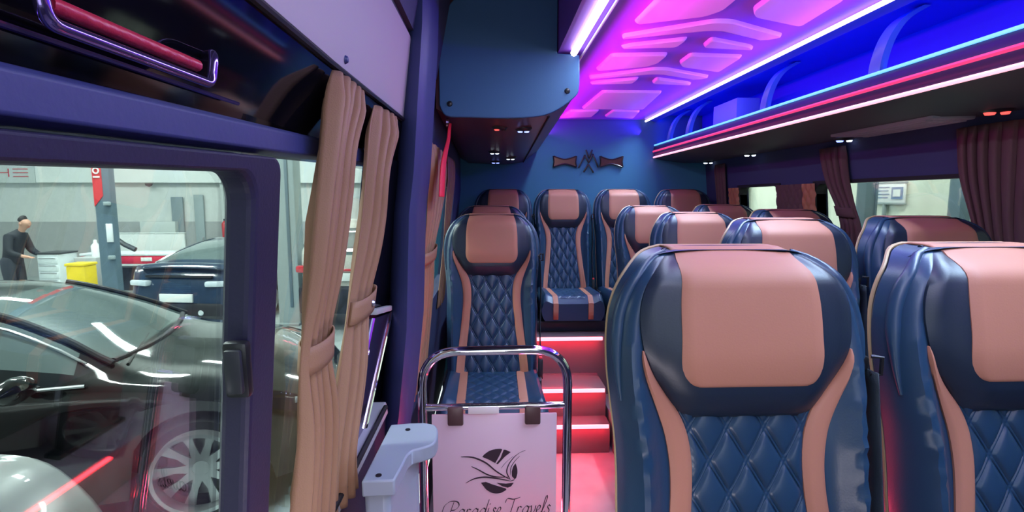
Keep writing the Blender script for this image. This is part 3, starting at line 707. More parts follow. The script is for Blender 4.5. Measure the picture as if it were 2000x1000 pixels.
GL = {'P': (1.9, [[(.5, 0), (.85, .9), (1.2, 1.85)], [(-.4, .8), (-.1, 1.5), (.7, 1.95), (1.7, 1.9), (2.0, 1.45), (1.5, 1.0), (.9, .95)]]),
      'a': (1.15, [[(.95, .85), (.6, 1.0), (.15, .6), (.1, .15), (.4, 0), (.8, .4), (1.0, .95)], [(1.0, .95), (.85, .2), (1.0, 0), (1.25, .3)]]),
      'r': (.85, [[(0, 0), (.25, .95)], [(.12, .5), (.4, .95), (.75, .88)]]),
      'd': (1.2, [[(.95, .85), (.6, 1.0), (.15, .6), (.1, .15), (.4, 0), (.8, .4), (1.0, .95)], [(1.35, 1.95), (1.05, .95), (.88, .2), (1.02, 0), (1.3, .3)]]),
      'i': (.6, [[(.22, .95), (.05, .2), (.2, 0), (.55, .35)], [(.36, 1.38), (.40, 1.48)]]),
      's': (.8, [[(.7, .85), (.45, 1.0), (.3, .75), (.55, .4), (.4, .03), (.05, .12)]]),
      'e': (.8, [[(.1, .42), (.5, .6), (.6, .9), (.35, 1.0), (.05, .5), (.15, .05), (.45, 0), (.85, .35)]]),
      'T': (1.45, [[(-.3, 1.5), (0, 1.95), (.9, 1.85), (1.8, 2.05)], [(1.05, 1.9), (.8, 1.0), (.5, .1), (.1, 0), (-.1, .25)]]),
      'v': (.95, [[(0, .85), (.2, .95), (.22, .1), (.38, 0), (.75, .5), (.85, .98)]]),
      'l': (.6, [[(.1, .3), (.6, 1.4), (.72, 1.95), (.5, 1.95), (.1, .3), (.2, 0), (.5, .3)]]), ' ': (.7, [])}
b = MB(); txt = 'Paradise Travels'; tot = sum(GL[c][0] for c in txt); u = .318 / tot; cx = -.145
for c in txt:
    for P in GL[c][1]:
        b.add(*ribbon([(cx + (x + y * .12) * u, .347 + (cx + .13) * .03 + y * u * 1.38) for x, y in P], (.0013, .0010), D0, D1))
    cx += GL[c][0] * u
b.build('script_lettering', 'print_dark', gr, smooth=False)

# ------------------------------------------------------------------ grey plastic bracket beside the pillar
bk = thing('door_bracket', 'pale grey plastic bracket with rounded lip beside the left pillar', 'bracket', (-.25, 1.15, 0))
top = [(-.246, 1.196), (-.20, 1.203)] + [tuple(p) for p in cr([(-.165, 1.203), (-.138, 1.188), (-.127, 1.145), (-.130, 1.098), (-.150, 1.078)], 4)] + [tuple(p) for p in cr([(-.172, 1.066), (-.181, 1.045), (-.184, 1.01)], 4)] + [(-.191, .948), (-.254, .945)]
b = MB(); b.prism([(x + .25, y - 1.15) for x, y in top], 'z', .722, .756); b.build('top_plate', 'bracket', bk, smooth=True, bevel=.006)
sd = [(-.256, .962), (-.206, .964), (-.196, 1.04), (-.168, 1.10), (-.172, 1.14), (-.24, 1.17)]
b = MB(); b.prism([(x + .25, y - 1.15) for x, y in sd], 'z', .40, .73); b.build('body', 'bracket', bk, smooth=True, bevel=.012)
for x, y in ((-.200, 1.165), (-.225, .965)):
    b = MB(); b.lathe([(.006, .7575), (.006, .754), (.0, .754)], 'z', 14, (x + .25, y - 1.15, 0)); b.build('screw', 'black_metal', bk)

# ------------------------------------------------------------------ curtains
def curtain(name, label, rows, fx, m, folds, amp, tie_z, side=1, seed=0, bandh=.045, button=False, grp='tied side window curtains'):
    """rows: (z, y_left, y_right); fx(z) plane; side = direction the folds stand off the wall"""
    t = thing(name, label, 'curtain', group=grp)
    A = interp([(z, a) for z, a, c in rows]); B = interp([(z, c) for z, a, c in rows]); z0, z1 = min(r[0] for r in rows), max(r[0] for r in rows)
    nz, nu = 60, folds * 16; G = []
    for i in range(nz + 1):
        z = z1 + (z0 - z1) * i / nz; row = []
        g = math.exp(-((z - tie_z) / .09) ** 2); hd_ = min(1, (z1 - z) / .05)
        for j in range(nu + 1):
            u = j / nu; ph = 2 * PI * folds * (u + .03 * math.sin(5 * u + seed)) + .35 * math.sin(z * 6 + seed)
            a = amp * (.35 + .65 * hd_) * (1 - .55 * g) * (1 + .3 * math.sin(7 * u + seed))
            bulge = .009 * math.sin(PI * u) * (1 - .2 * g)
            y = A(z) + (B(z) - A(z)) * (u + .022 * math.cos(ph) * min(1, u * 8, (1 - u) * 8))
            row.append((fx(z) + side * (bulge + a * abs(math.sin(ph / 2)) ** .75 - .35 * a), y, z))
        G.append(row)
    b = MB(); b.grid(G); o = b.build('cloth', m, t); d = o.modifiers.new('solid', 'SOLIDIFY'); d.thickness = .003
    if tie_z:
        G = []
        for k in range(4):
            z = tie_z - bandh / 2 + bandh * k / 3; a, c = A(z) + .002, B(z); cx, r = (a + c) / 2, (c - a) / 2
            G.append([(fx(z) + side * (.010 + .022 * math.sin(q)), cx + r * math.cos(q), z + .004 * math.cos(q)) for q in np.linspace(0, 2 * PI, 28, endpoint=False)])
        b = MB(); b.grid(G, cv=True); o = b.build('tie_band', m, t); d = o.modifiers.new('solid', 'SOLIDIFY'); d.thickness = .003
        if button:
            b = MB(); b.lathe([(0, .006), (.005, .005), (.008, 0)], 'x', 14, (fx(tie_z) + side * .033, (A(tie_z) + B(tie_z)) / 2, tie_z)); b.build('button', 'steel', o)
    return t
FC = lambda z: XL(z) + .032 if z < 1.4 else -.255 + (z - 1.4) * .0
FC = interp([(1.515, -.258), (1.4, -.262), (1.1, -.292), (.65, -.335)])
curtain('curtain', 'tan curtain nearest the viewer, tied on the left door window', [(1.504, .868, 1.04), (1.46, .825, .985), (1.40, .80, .925), (1.3, .775, .905), (1.08, .765, .885), (.9, .765, .92), (.60, .74, .93)], FC, 'curtain', 5, .034, 1.055, 1, 1)
curtain('curtain', 'second tan curtain with a button tie, beside the black door pillar', [(1.504, 1.17, 1.43), (1.46, 1.13, 1.38), (1.38, 1.10, 1.25), (1.25, 1.075, 1.235), (1.07, 1.03, 1.21), (.9, .985, 1.15), (.76, .955, 1.10), (.66, .96, 1.16)], FC, 'curtain', 5, .032, 1.07, 1, 4, button=True)
FR = lambda z: XR(z) + .012
curtain('curtain', 'tan curtain tied behind the blue pillar at the left rear window', [(1.50, 1.84, 2.42), (1.35, 1.84, 2.40), (1.10, 1.86, 2.20), (.95, 1.85, 2.22), (.55, 1.82, 2.22)], FR, 'curtain', 6, .02, 1.08, 1, 2)
curtain('curtain', 'farther tan curtain at the left rear window above the single seat', [(1.52, 2.75, 3.30), (1.30, 2.75, 3.20), (1.08, 2.8, 3.1), (.7, 2.75, 3.2)], lambda z: XR(z) + .006, 'curtain', 6, .008, 1.08, 1, 5)
FW = lambda z: XW(z) - .016
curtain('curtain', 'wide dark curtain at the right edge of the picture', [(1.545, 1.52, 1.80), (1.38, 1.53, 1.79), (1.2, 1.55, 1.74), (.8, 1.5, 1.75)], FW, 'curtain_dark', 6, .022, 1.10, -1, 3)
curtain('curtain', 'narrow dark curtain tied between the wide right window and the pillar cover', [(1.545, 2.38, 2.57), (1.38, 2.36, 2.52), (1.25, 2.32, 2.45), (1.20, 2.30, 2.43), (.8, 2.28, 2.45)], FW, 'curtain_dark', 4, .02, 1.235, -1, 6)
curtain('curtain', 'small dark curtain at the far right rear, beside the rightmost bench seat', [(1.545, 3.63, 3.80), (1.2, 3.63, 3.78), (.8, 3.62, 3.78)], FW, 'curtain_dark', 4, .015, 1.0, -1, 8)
# red strap and red hammer
st_ = thing('pull_strap', 'red fabric strap hanging in front of the left rear curtain', 'strap')
P = [(2.50, 1.615, .010), (2.46, 1.58, .022), (2.42, 1.54, .03), (2.30, 1.48, .045), (2.20, 1.42, .062), (2.14, 1.34, .066), (2.12, 1.305, .064)]
P = [(-.172, y - .27, z, w_) for y, z, w_ in P]; Q = cr(P, 5)
b = MB(); b.grid([[(q[0] - .004, q[1] - q[3] * 1.35, q[2]), (q[0] + .004, q[1], q[2]), (q[0] - .004, q[1] + q[3], q[2])] for q in Q]); o = b.build('strap', 'red_cloth', st_); d = o.modifiers.new('solid', 'SOLIDIFY'); d.thickness = .004
b = MB(); b.lathe([(.0, .012), (.014, .010), (.018, 0)], 'x', 16, (-.190, 2.235, 1.62)); b.build('anchor', 'steel', st_)
hm = thing('emergency_hammer', 'red emergency hammer hanging beside the dark curtain at the right edge', 'hammer', (1.640, 1.445, 1.36))
b = MB(); b.tube([(0, .0, -.07), (-.004, 0, 0), (-.006, 0, .05)], [.013, .014, .012], 12); b.build('handle', 'hammer_red', hm)
b = MB(); b.lathe([(0, -.035), (.008, -.03), (.017, -.012), (.017, .012), (.008, .03), (0, .035)], 'y', 16, (-.006, 0, .06)); b.build('head', 'hammer_red', hm)
b = MB(); b.tube(bend([(0, -.02, .03), (0, .055, .03), (0, .055, -.085), (0, -.02, -.085), (0, -.02, .03)], .02, 5), .006, 8); b.build('holder', 'hammer_red', hm)
# black grab handle on the gloss header, with a red tube imitating an LED reflection
gh = thing('grab_handle', 'metallic violet grab handle with red reflection strip on the gloss black panel above the door', 'handle')
b = MB(); b.tube(bend([(-.285, .300, 1.436), (-.262, .322, 1.432), (-.262, .326, 1.403), (-.262, .506, 1.406), (-.262, .514, 1.436), (-.285, .54, 1.440)], .010, 5), .0045, 12); b.build('bar', 'handle_gloss', gh)
b = MB(); b.tube([(-.270, .338, 1.418), (-.270, .498, 1.421)], .0055, 10); b.build('reflection_strip', 'red_reflection', gh)
b = MB(); b.tube([(-.283, -.2, 1.391), (-.283, .60, 1.405)], .0022, 8); b.build('reflection_line', 'handle_gloss', gh)  # thin tube drawn for the blue LED line mirrored in the header

# ------------------------------------------------------------------ the workshop outside
GZ = -.77
b = MB(); b.box((-5, 5.2, GZ - .05), (20, 20, .1), 0); struct(b.build('floor_workshop', 'shop_floor'))
b = MB(); b.box((-5, 14.1, 1.75), (20, .2, 5.2), 0); gw = struct(b.build('wall_workshop_back', 'shop_white'))
b = MB(); b.box((-5, 13.985, -.05), (20, .04, 1.46), 0); st(b.build('grey_dado', 'shop_grey', gw))
b = MB(); b.box((-5, 13.90, 2.55), (20, .25, 1.70), .01); st(b.build('white_fascia', 'fascia_white', gw))
b = MB(); b.box((-14.2, 4, 1.75), (.2, 20, 5.2), 0); struct(b.build('wall_workshop_left', 'shop_white'))
b = MB(); b.box((4.15, 4, 1.75), (.2, 20, 5.2), 0); rwo = struct(b.build('wall_workshop_right', 'shop_cream'))
b = MB(); b.box((-5, -4.6, 1.75), (20, .2, 5.2), 0); struct(b.build('wall_workshop_front', 'shop_white'))
b = MB(); b.box((-5, 4.5, 4.35), (20, 20, .1), 0); struct(b.build('ceiling_workshop', 'shop_white'))
for x, y in ((-11, 9), (-7.5, 9.5), (-4, 10), (-8, 5.5), (-4.2, 6), (-3.2, 2.2)):
    o = thing('ceiling_lamp', 'white tube lamp hanging under the workshop ceiling', 'lamp', (x, y, 4.1), group='workshop tube lamps')
    b = MB(); b.box((0, 0, .06), (1.5, .16, .06), .01); b.build('housing', 'cart_white', o)
    b = MB(); b.tube([(-.7, 0, .015), (.7, 0, .015)], .014, 8); b.build('tube_lamp', 'tube', o)
# fascia sign, only its end letters are in view
sg = thing('fascia_sign', 'pale sign with red outlined letters on the workshop fascia, far left', 'sign', (-12.55, 13.76, 1.99))
b = MB(); b.box((-.6, 0, -.02), (2.9, .02, .56), .005); b.build('board', 'shop_panel', sg)
def bar(x0, z0, x1, z1): b.box(((x0 + x1) / 2, -.02, (z0 + z1) / 2), (abs(x1 - x0) + .018, .02, abs(z1 - z0) + .018), .004)
b = MB(); bar(-.16, -.14, -.16, .05); bar(.22, -.14, .22, .05); bar(-.16, -.045, .22, -.045); b.build('letter_h', 'sign_red', sg)
b = MB(); bar(.34, .05, .69, .05); bar(.34, -.045, .69, -.045); bar(.34, -.14, .69, -.14); b.build('letter_e', 'sign_red', sg)
# recess with doors
dr = struct(thing('door_2', 'grey door in workshop back wall', 'door', (-8.30, 13.96, GZ))); del dr['category']
b = MB(); b.box((0, -.02, 1.05), (.30, .05, 2.1), .01); st(b.build('leaf', 'shop_door', dr)); b = MB(); b.box((.10, -.06, 1.0), (.03, .04, .1), .008); st(b.build('door_handle', 'steel', dr))
dr = struct(thing('door_3', 'tall grey door in workshop back wall', 'door', (-7.74, 13.96, GZ))); del dr['category']
b = MB(); b.box((0, -.02, 1.08), (.24, .05, 2.16), .01); st(b.build('leaf', 'lift_pale', dr)); b = MB(); b.box((.08, -.06, 1.0), (.03, .04, .1), .008); st(b.build('door_handle', 'steel', dr))
b = MB(); b.box((-8.75, 13.88, .45), (.9, .2, .48), .01); b.box((-7.1, 13.93, .8), (.08, .12, 3.1), 0); struct(b.build('trim_15', 'shop_panel'))
fe = thing('fire_extinguisher', 'small red fire extinguisher on the far workshop wall', 'fire extinguisher', (-7.0, 13.75, .27))
b = MB(); b.lathe([(0, 0), (.07, .0), (.08, .03), (.08, .36), (.05, .42), (.02, .44)], 'z', 20); b.build('cylinder', 'red_paint', fe)
b = MB(); b.box((0, 0, .47), (.03, .10, .05), .008); b.tube([(0, .04, .46), (.09, .05, .38), (.09, .02, .15)], .01, 8); b.build('valve', 'black_metal', fe)
sc = thing('security_camera', 'small dark camera under the white workshop fascia', 'camera', (-10.9, 13.8, 1.62))
b = MB(); b.lathe([(0, -.09), (.07, -.06), (.09, 0)], 'z', 16, (2.0, 0, .06)); b.build('dome', 'dark_stuff', sc)
lw_ = thing('low_partition', 'long white low partition behind the red workbench', 'partition', (-8.3, 12.6, GZ))
b = MB(); b.box((.05, 0, .62), (1.75, .06, 1.22), .01); b.build('board', 'shop_white', lw_)
b = MB(); b.box((.05, 0, 1.235), (1.78, .08, .03), .008); b.build('top_trim', 'shop_panel', lw_)
# lift posts
lp_ = thing('lift_post', 'dark blue grey vehicle lift column with red top sign, behind the black car', 'lift column', (-5.02, 7.0, GZ))
b = MB(); b.prism([(-.105, -.14), (.10, -.14), (.10, -.03), (.07, -.03), (.07, -.08), (-.075, -.08), (-.075, -.03), (-.105, -.03)], 'z', .02, 4.2); b.build('column', 'lift_grey', lp_, smooth=False, bevel=.012)
b = MB(); b.box((0, 0, .02), (.6, .5, .04), .01); b.build('base_plate', 'lift_grey', lp_)
v, f = [(-.104, -.146, 1.96), (.012, -.146, 2.10), (.012, -.146, 3.4), (-.104, -.146, 3.4), (-.104, -.140, 1.96), (.012, -.140, 2.10), (.012, -.140, 3.4), (-.104, -.140, 3.4)], [(0, 1, 2, 3), (4, 7, 6, 5), (0, 4, 5, 1), (1, 5, 6, 2), (2, 6, 7, 3), (3, 7, 4, 0)]
rs = obj('red_plate', v, f, 'sign_red', lp_)
b = MB(); b.lathe([(.042, -.003), (.042, .003), (.026, .003), (.026, -.003), (.042, -.003)], 'y', 24, (-.046, -.152, 2.42), False); b.box((-.046, -.151, 2.34), (.08, .006, .02), .001); b.build('white_mark', 'plate', rs)
b = MB(); b.box((.06, -.15, 1.62), (.075, .02, .24), .004); b.build('notice', 'paper', lp_)
for z in (2.0, 1.30):
    b = MB(); b.box((.065, -.16, z), (.08, .04, .05), .01); b.build('bracket', 'lift_pale', lp_)
lp2 = thing('lift_post', 'pale grey vehicle lift column left of the near tan curtain', 'lift column', (-3.31, 8.5, GZ))
b = MB(); b.prism([(-.17, -.14), (.17, -.14), (.17, .16), (.10, .16), (.10, -.04), (-.10, -.04), (-.10, .16), (-.17, .16)], 'z', .02, 4.2); b.build('column', 'lift_pale', lp2, smooth=False, bevel=.012)
b = MB(); b.box((0, 0, .02), (.34, .4, .04), .01); b.build('base_plate', 'lift_pale', lp2)
b = MB(); b.box((.05, -.145, 1.6), (.05, .02, 2.6), .004); b.build('guide_rail', 'lift_grey', lp2)
# tool cart, yellow bin, red workbench, machines
tc = thing('tool_cart', 'white drawer tool cart in front of the standing person', 'tool cart', (-8.34, 10.12, GZ))
b = MB(); b.box((0, 0, .56), (.40, .44, .92), .015); b.build('body', 'cart_white', tc)
for k in range(6):
    b = MB(); b.box((0, -.225, .20 + .14 * k), (.36, .02, .12), .006); dwr = b.build('drawer', 'cart_white', tc); b = MB(); b.box((0, -.24, .245 + .14 * k), (.30, .012, .016), .003); b.build('handle', 'steel', dwr)
for sx in (-.16, .16):
    for sy in (-.17, .17): b = MB(); b.lathe([(0, -.02), (.05, -.02), (.05, .02), (0, .02)], 'x', 16, (sx, sy, .05)); b.build('wheel', 'tyre', tc)
b = MB(); b.box((0, 0, 1.035), (.43, .47, .03), .01); b.build('top_tray', 'dark_stuff', tc)
mc = thing('service_machine', 'grey workshop trolley with bottles between tool cart and yellow bin', 'trolley', (-7.84, 10.34, GZ))
b = MB(); b.box((0, 0, .5), (.42, .45, .86), .02); b.build('body', 'shop_grey', mc)
b = MB(); b.lathe([(0, .93), (.07, .93), (.075, 1.14), (.03, 1.2), (.03, 1.26), (0, 1.26)], 'z', 16, (.06, 0, 0)); b.build('bottle', 'plate', mc)
b = MB(); b.tube([(.1, .1, .95), (.15, .1, 1.35), (.35, .1, 1.3), (.55, .1, 1.15), (.75, .1, 1.05)], .05, 8); b.build('hose', 'dark_stuff', mc)
for sx in (-.16, .16): b = MB(); b.lathe([(0, -.02), (.06, -.02), (.06, .02), (0, .02)], 'x', 16, (sx, -.18, .06)); b.build('wheel', 'tyre', mc)
yb = thing('yellow_bin', 'yellow bin with flat lid left of the lift column', 'bin', (-7.43, 9.5, GZ))
b = MB(); b.box((0, 0, .44), (.32, .30, .84), .02); b.build('bin_body', 'yellow', yb); b = MB(); b.box((0, 0, .885), (.35, .33, .05), .015); b.build('lid', 'yellow', yb)
for sx in (-.12, .12): b = MB(); b.lathe([(0, -.02), (.04, -.02), (.04, .02), (0, .02)], 'x', 14, (sx, .1, .04)); b.build('wheel', 'tyre', yb)
wb = thing('workbench', 'red fronted workbench behind the lift column', 'workbench', (-7.75, 11.2, GZ))
b = MB(); b.box((.2, 0, .90), (2.0, .6, .05), .01); b.build('worktop', 'cart_white', wb)
b = MB(); b.box((.2, -.27, .79), (1.95, .04, .17), .008); b.build('red_front', 'bench_red', wb)
b = MB(); b.box((.55, -.295, .80), (.22, .01, .08), .002); b.build('white_tag', 'plate', wb)
for sx in (-.7, 1.1): b = MB(); b.box((sx, 0, .44), (.1, .5, .88), .01); b.build('leg', 'dark_stuff', wb)
b = MB(); b.box((.2, .1, .35), (1.6, .3, .5), .02); b.build('lower_cabinet', 'dark_stuff', wb)

# ------------------------------------------------------------------ cars
def car(name, label, loc, rz, paint, kind):
    t = thing(name, label, 'car', loc, rz, None)
    if kind == 'sedan':
        x0, x1, hw, wr = -2.4, 2.33, .90, .345; axles = (-1.42, 1.45)
        belt = interp([(-2.4, .62), (-2.3, .86), (-1.6, .98), (-.5, .97), (.5, .95), (.95, .95), (1.5, .88), (2.0, .76), (2.25, .62), (2.33, .52)])
        roof = interp([(-2.4, .66), (-2.3, .93), (-1.75, 1.06), (-1.2, 1.25), (-.6, 1.40), (-.1, 1.43), (.25, 1.38), (.7, 1.20), (1.05, 1.01), (1.5, .93), (2.0, .80), (2.25, .66), (2.33, .55)]); ws = (.22, 1.02); rwn = (-1.7, -.75); sg_ = (-1.45, .78)
    elif kind == 'sports':
        x0, x1, hw, wr = -2.1, 2.35, .93, .345; axles = (-1.20, 1.25)
        belt = interp([(-2.1, .55), (-2.0, .78), (-1.4, .90), (-.4, .90), (.6, .88), (1.3, .86), (2.0, .70), (2.35, .45)])
        roof = interp([(-2.1, .58), (-2.0, .82), (-1.6, .97), (-1.0, 1.17), (-.4, 1.30), (0, 1.31), (.35, 1.25), (1.0, .93), (1.4, .87), (2.0, .72), (2.35, .48)]); ws = (.3, 1.0); rwn = (-1.45, -.55); sg_ = (-1.0, .75)
    else:
        x0, x1, hw, wr = -2.3, 2.35, .96, .375; axles = (-1.40, 1.42)
        belt = interp([(-2.3, .60), (-2.2, .98), (-1.6, 1.10), (.6, 1.06), (1.2, 1.06), (1.7, 1.02), (2.1, .92), (2.28, .74), (2.35, .6)])
        roof = interp([(-2.3, .66), (-2.2, 1.04), (-1.95, 1.42), (-1.6, 1.60), (-.4, 1.66), (.2, 1.60), (.9, 1.20), (1.25, 1.10), (1.7, 1.06), (2.1, .96), (2.28, .78), (2.35, .64)]); ws = (.25, 1.2); rwn = (-2.15, -1.7); sg_ = (-1.75, .85)
    zl = .20 if kind != 'suv' else .26
    NX = 96; XS = [x0 + (x1 - x0) * i / NX for i in range(NX + 1)]; G = []
    for x in XS:
        e = max(0, (x - (x1 - .75)) / .75, ((x0 + .55) - x) / .55); wv = hw * (1 - .22 * e ** 2.2) * (1 - .012 * math.cos(x))
        zb, zr = belt(x), max(roof(x), belt(x) + .02); gh_ = min(1, max(0, (zr - zb - .05) / .35)); lo = zl + .10 * max(0, e - .4)
        for xa in axles:
            if abs(x - xa) < wr + .05: lo = max(lo, wr + math.sqrt((wr + .05) ** 2 - (x - xa) ** 2) * .98)
        lo = min(lo, zb - .06)
        wt = wv - .03; wrf = wt - .06 - .20 * gh_
        mid = (lo + zb) / 2
        row = [(0, lo), (wv * .80, lo), (wv - .015, lo), (wv, min(lo + .10, mid)), (wv + .008, mid), (wv + .012, max(zb - .16, mid)), (wv, zb - .05), (wt, zb)]
        for k in (1, 2, 3): q = k / 3; row.append((wt + (wrf - wt) * q, zb + (zr - .025 - zb) * q ** .95))
        row += [(wrf - .07, zr), (wrf * .62, zr + .018), (wrf * .3, zr + .026), (0, zr + .028)]
        G.append([(x, y, z) for y, z in row])
    nv = len(G[0]); V = []
    for r in G: V += r + [(x, -y, z) for x, y, z in r]
    parts = {'body': [], 'windscreen': [], 'rear_window': [], 'side_glass_right': [], 'side_glass_left': []}
    for i in range(NX):
        xm = (XS[i] + XS[i + 1]) / 2
        for s in (0, 1):
            for j in range(nv - 1):
                a = i * 2 * nv + s * nv + j; f = (a, a + 1, a + 2 * nv + 1, a + 2 * nv); key = 'body'
                if 8 <= j <= 9 and sg_[0] < xm < sg_[1] and roof(xm) - belt(xm) > .13 and not (-.25 < xm < -.15): key = 'side_glass_left' if s == 0 else 'side_glass_right'
                if j >= 11 and ws[0] < xm < ws[1]: key = 'windscreen'
                if j >= 11 and rwn[0] < xm < rwn[1]: key = 'rear_window'
                if j == 10 and (ws[0] < xm < ws[1] or rwn[0] < xm < rwn[1]) : key = 'body'
                parts[key].append(f if s == 0 else f[::-1])
    n2 = 2 * nv
    parts['body'].append(tuple(range(nv)) + tuple(range(n2 - 2, nv, -1))); o_ = NX * n2; parts['body'].append(tuple(o_ + k for k in range(nv)) + tuple(o_ + k for k in range(n2 - 2, nv, -1)))
    for k, F in parts.items():
        if not F: continue
        used = sorted({i for f in F for i in f}); mp = {u_: i for i, u_ in enumerate(used)}
        obj('side_glass' if k.startswith('side') else k, [V[u_] for u_ in used], [[mp[i] for i in f] for f in F], paint if k == 'body' else 'car_glass', t, True)
    # underbody and wheel wells
    b = MB(); b.box(((x0 + x1) / 2, 0, .45), (x1 - x0 - .5, hw * 1.5, .42), .05); b.build('underbody', 'black_rubber', t)
    for xa in axles:
        for s in (-1, 1):
            yy = s * (hw - .115)
            b = MB(); prof = [(wr * .74, -.10), (wr * .93, -.11), (wr, -.08), (wr, .08), (wr * .93, .11), (wr * .74, .10)]; b.lathe(prof, 'y', 40, (xa, yy, wr), False); b.f = b.f[:]; ty = b.build('tyre', 'tyre', t)
            yo = yy + s * .085
            b = MB(); b.lathe([(wr * .70, -.09), (wr * .77, -.09), (wr * .77, .012), (wr * .735, .012), (wr * .70, -.01), (wr * .70, -.09)], 'y', 40, (xa, yo, wr), False)
            b.lathe([(0, .0), (.05, .0), (.06, -.02), (.06, -.05), (0, -.05)] if s > 0 else [(0, 0), (.05, 0), (.06, .02), (.06, .05), (0, .05)], 'y', 20, (xa, yo, wr))
            for k in range(10):
                a = 2 * PI * k / 10; da = .075; r0, r1 = .05, wr * .73
                P = []
                for rr, ww in ((r0, .030), (r1 * .6, .020), (r1, .034)):
                    for q in (-1, 1): P.append((xa + rr * math.cos(a) - q * ww * math.sin(a), wr + rr * math.sin(a) + q * ww * math.cos(a)))
                fr_, bk_ = yo, yo - s * .022
                V2 = [(p[0], fr_ - s * .012 * (i // 2 == 1), p[1]) for i, p in enumerate(P)] + [(p[0], bk_, p[1]) for p in P]
                b.add(V2, [(0, 1, 3, 2), (2, 3, 5, 4), (6, 8, 9, 7), (8, 10, 11, 9), (0, 2, 8, 6), (2, 4, 10, 8), (1, 7, 9, 3), (3, 9, 11, 5)])
            b.build('rim', 'alloy', ty)
            b = MB(); b.lathe([(0, -.008), (wr * .6, -.008), (wr * .6, .008), (0, .008)], 'y', 28, (xa, yy + s * .01, wr)); b.build('brake_disc', 'brake', ty)
    return t, belt, roof, hw, x0, x1
th = math.radians(15)
ct, belt, roof, hw, x0, x1 = car('car', 'black sedan right outside the left door windows, silver wheel in view', (-3.50, 3.66, GZ), th, 'car_black', 'sedan')
for s in (-1, 1):
    # mirror, chrome window line, headlight
    G = []
    for k in range(9):
        q = k / 8; r = .075 * math.sin(PI * min(max(q, .04), .97)) ** .5; G.append([(.66 + r * .8 * math.cos(a) - .05 * q, s * (.93 + .24 * q), 1.02 + r * math.sin(a)) for a in np.linspace(0, 2 * PI, 14, endpoint=False)])
    b = MB(); b.grid(G, cv=True); b.f += [tuple(range(14)), tuple(8 * 14 + k for k in range(14))[::-1]]; mi = b.build('wing_mirror', 'car_black', ct)
    b = MB(); b.box((.62, s * .90, .96), (.06, .14, .03), .01); b.build('mirror_arm', 'black_rubber', mi)
    P = [(x, s * (hw - .02), belt(x) + .006) for x in np.linspace(-1.5, .88, 14)]
    b = MB(); b.tube(P, .011, 6); b.build('chrome_line', 'chrome', ct)
    P = [(x, s * (hw - .05 - .20 * min(1, max(0, (roof(x) - belt(x) - .05) / .35))), roof(x) - .04) for x in np.linspace(-1.2, .86, 16)]
    b = MB(); b.tube(P, .009, 6); b.build('chrome_line', 'chrome', ct)
    P = [(2.0, s * .80, .70), (2.12, s * .73, .66), (2.22, s * .60, .60)]
    b = MB(); b.tube(P, [.05, .065, .05], 12); b.build('headlight', 'head_clear', ct)
    b = MB(); b.box((.25, s * (hw + .004), .78), (.2, .022, .026), .01); b.build('door_handle', 'car_black', ct)
cw = lambda y: 1.05 - .10 * (y / .75) ** 2
b = MB(); b.tube([(cw(y), y, max(roof(cw(y)), belt(cw(y)) + .02) + .026 - .03 * (y / .75) ** 2) for y in np.linspace(-.70, .70, 15)], .020, 8); b.build('cowl', 'black_rubber', ct)
for s in (-1, 1):
    P = [(x, s * (hw - .03 - .06 - .20 * min(1, max(0, (roof(x) - belt(x) - .07) / .35)) - .05), roof(x) + .006) for x in np.linspace(.20, .98, 12)]
    b = MB(); b.tube(P, .020, 8); b.build('pillar_trim', 'black_rubber', ct)
b = MB(); b.tube([(1.04, -.70, 1.02), (.96, -.1, 1.07)], .010, 6); b.build('wiper', 'black_rubber', ct)
b = MB(); b.tube([(1.06, .05, 1.04), (.98, .62, 1.05)], .010, 6); b.build('wiper', 'black_rubber', ct)
b = MB(); b.box((2.30, 0, .52), (.06, .9, .28), .03); b.build('grille', 'black_rubber', ct)
# blue sports car seen from behind
ct, belt, roof, hw, x0, x1 = car('car', 'dark blue sports car seen from behind, beyond the black sedan', (-4.66, 10.16, GZ), math.radians(83), 'car_navy', 'sports')
b = MB(); b.box((-2.115, 0, .52), (.03, .54, .13), .004); pl = b.build('number_plate', 'plate', ct)
for s in (-1, 1):
    b = MB(); b.box((-2.03, s * .64, .74), (.12, .36, .09), .03, Matrix.Rotation(-s * .25, 3, 'Z')); b.build('tail_light', 'tail_clear', ct)
    b = MB(); b.tube([(-2.16, s * .42, .30), (-1.95, s * .42, .30)], .045, 12); b.build('exhaust', 'chrome', ct)
    b = MB(); b.box((.7, s * .98, .95), (.10, .18, .10), .03); b.build('wing_mirror', 'car_navy', ct)
b = MB(); b.box((-2.06, 0, .34), (.16, 1.5, .20), .04); b.build('diffuser', 'black_rubber', ct)
G = [[(x, y, .94 + .035 * i - .03 * (abs(y) / .7) ** 4) for y in np.linspace(-.68, .68, 13)] for i, x in enumerate((-1.78, -1.90, -2.02))]
b = MB(); b.grid(G); o = b.build('spoiler', 'car_navy', ct); d = o.modifiers.new('solid', 'SOLIDIFY'); d.thickness = .025
for k in range(3): b = MB(); b.box((-1.66 - .09 * k, 0, .985 - .035 * k), (.045, 1.0, .03), .006); b.build('vent_slat', 'black_rubber', ct)
b = MB(); b.box((-2.02, 0, .845), (.06, 1.1, .035), .01); b.build('light_bar', 'black_rubber', ct)
P = [(x, s * (hw - .10 - .18 * min(1, max(0, (roof(x) - belt(x) - .05) / .35))), roof(x) - .01) for s in (1,) for x in np.linspace(-1.5, .9, 16)]
for s in (-1, 1): b = MB(); b.tube([(p[0], s * p[1], p[2]) for p in P], .014, 6); b.build('window_trim', 'chrome', ct)
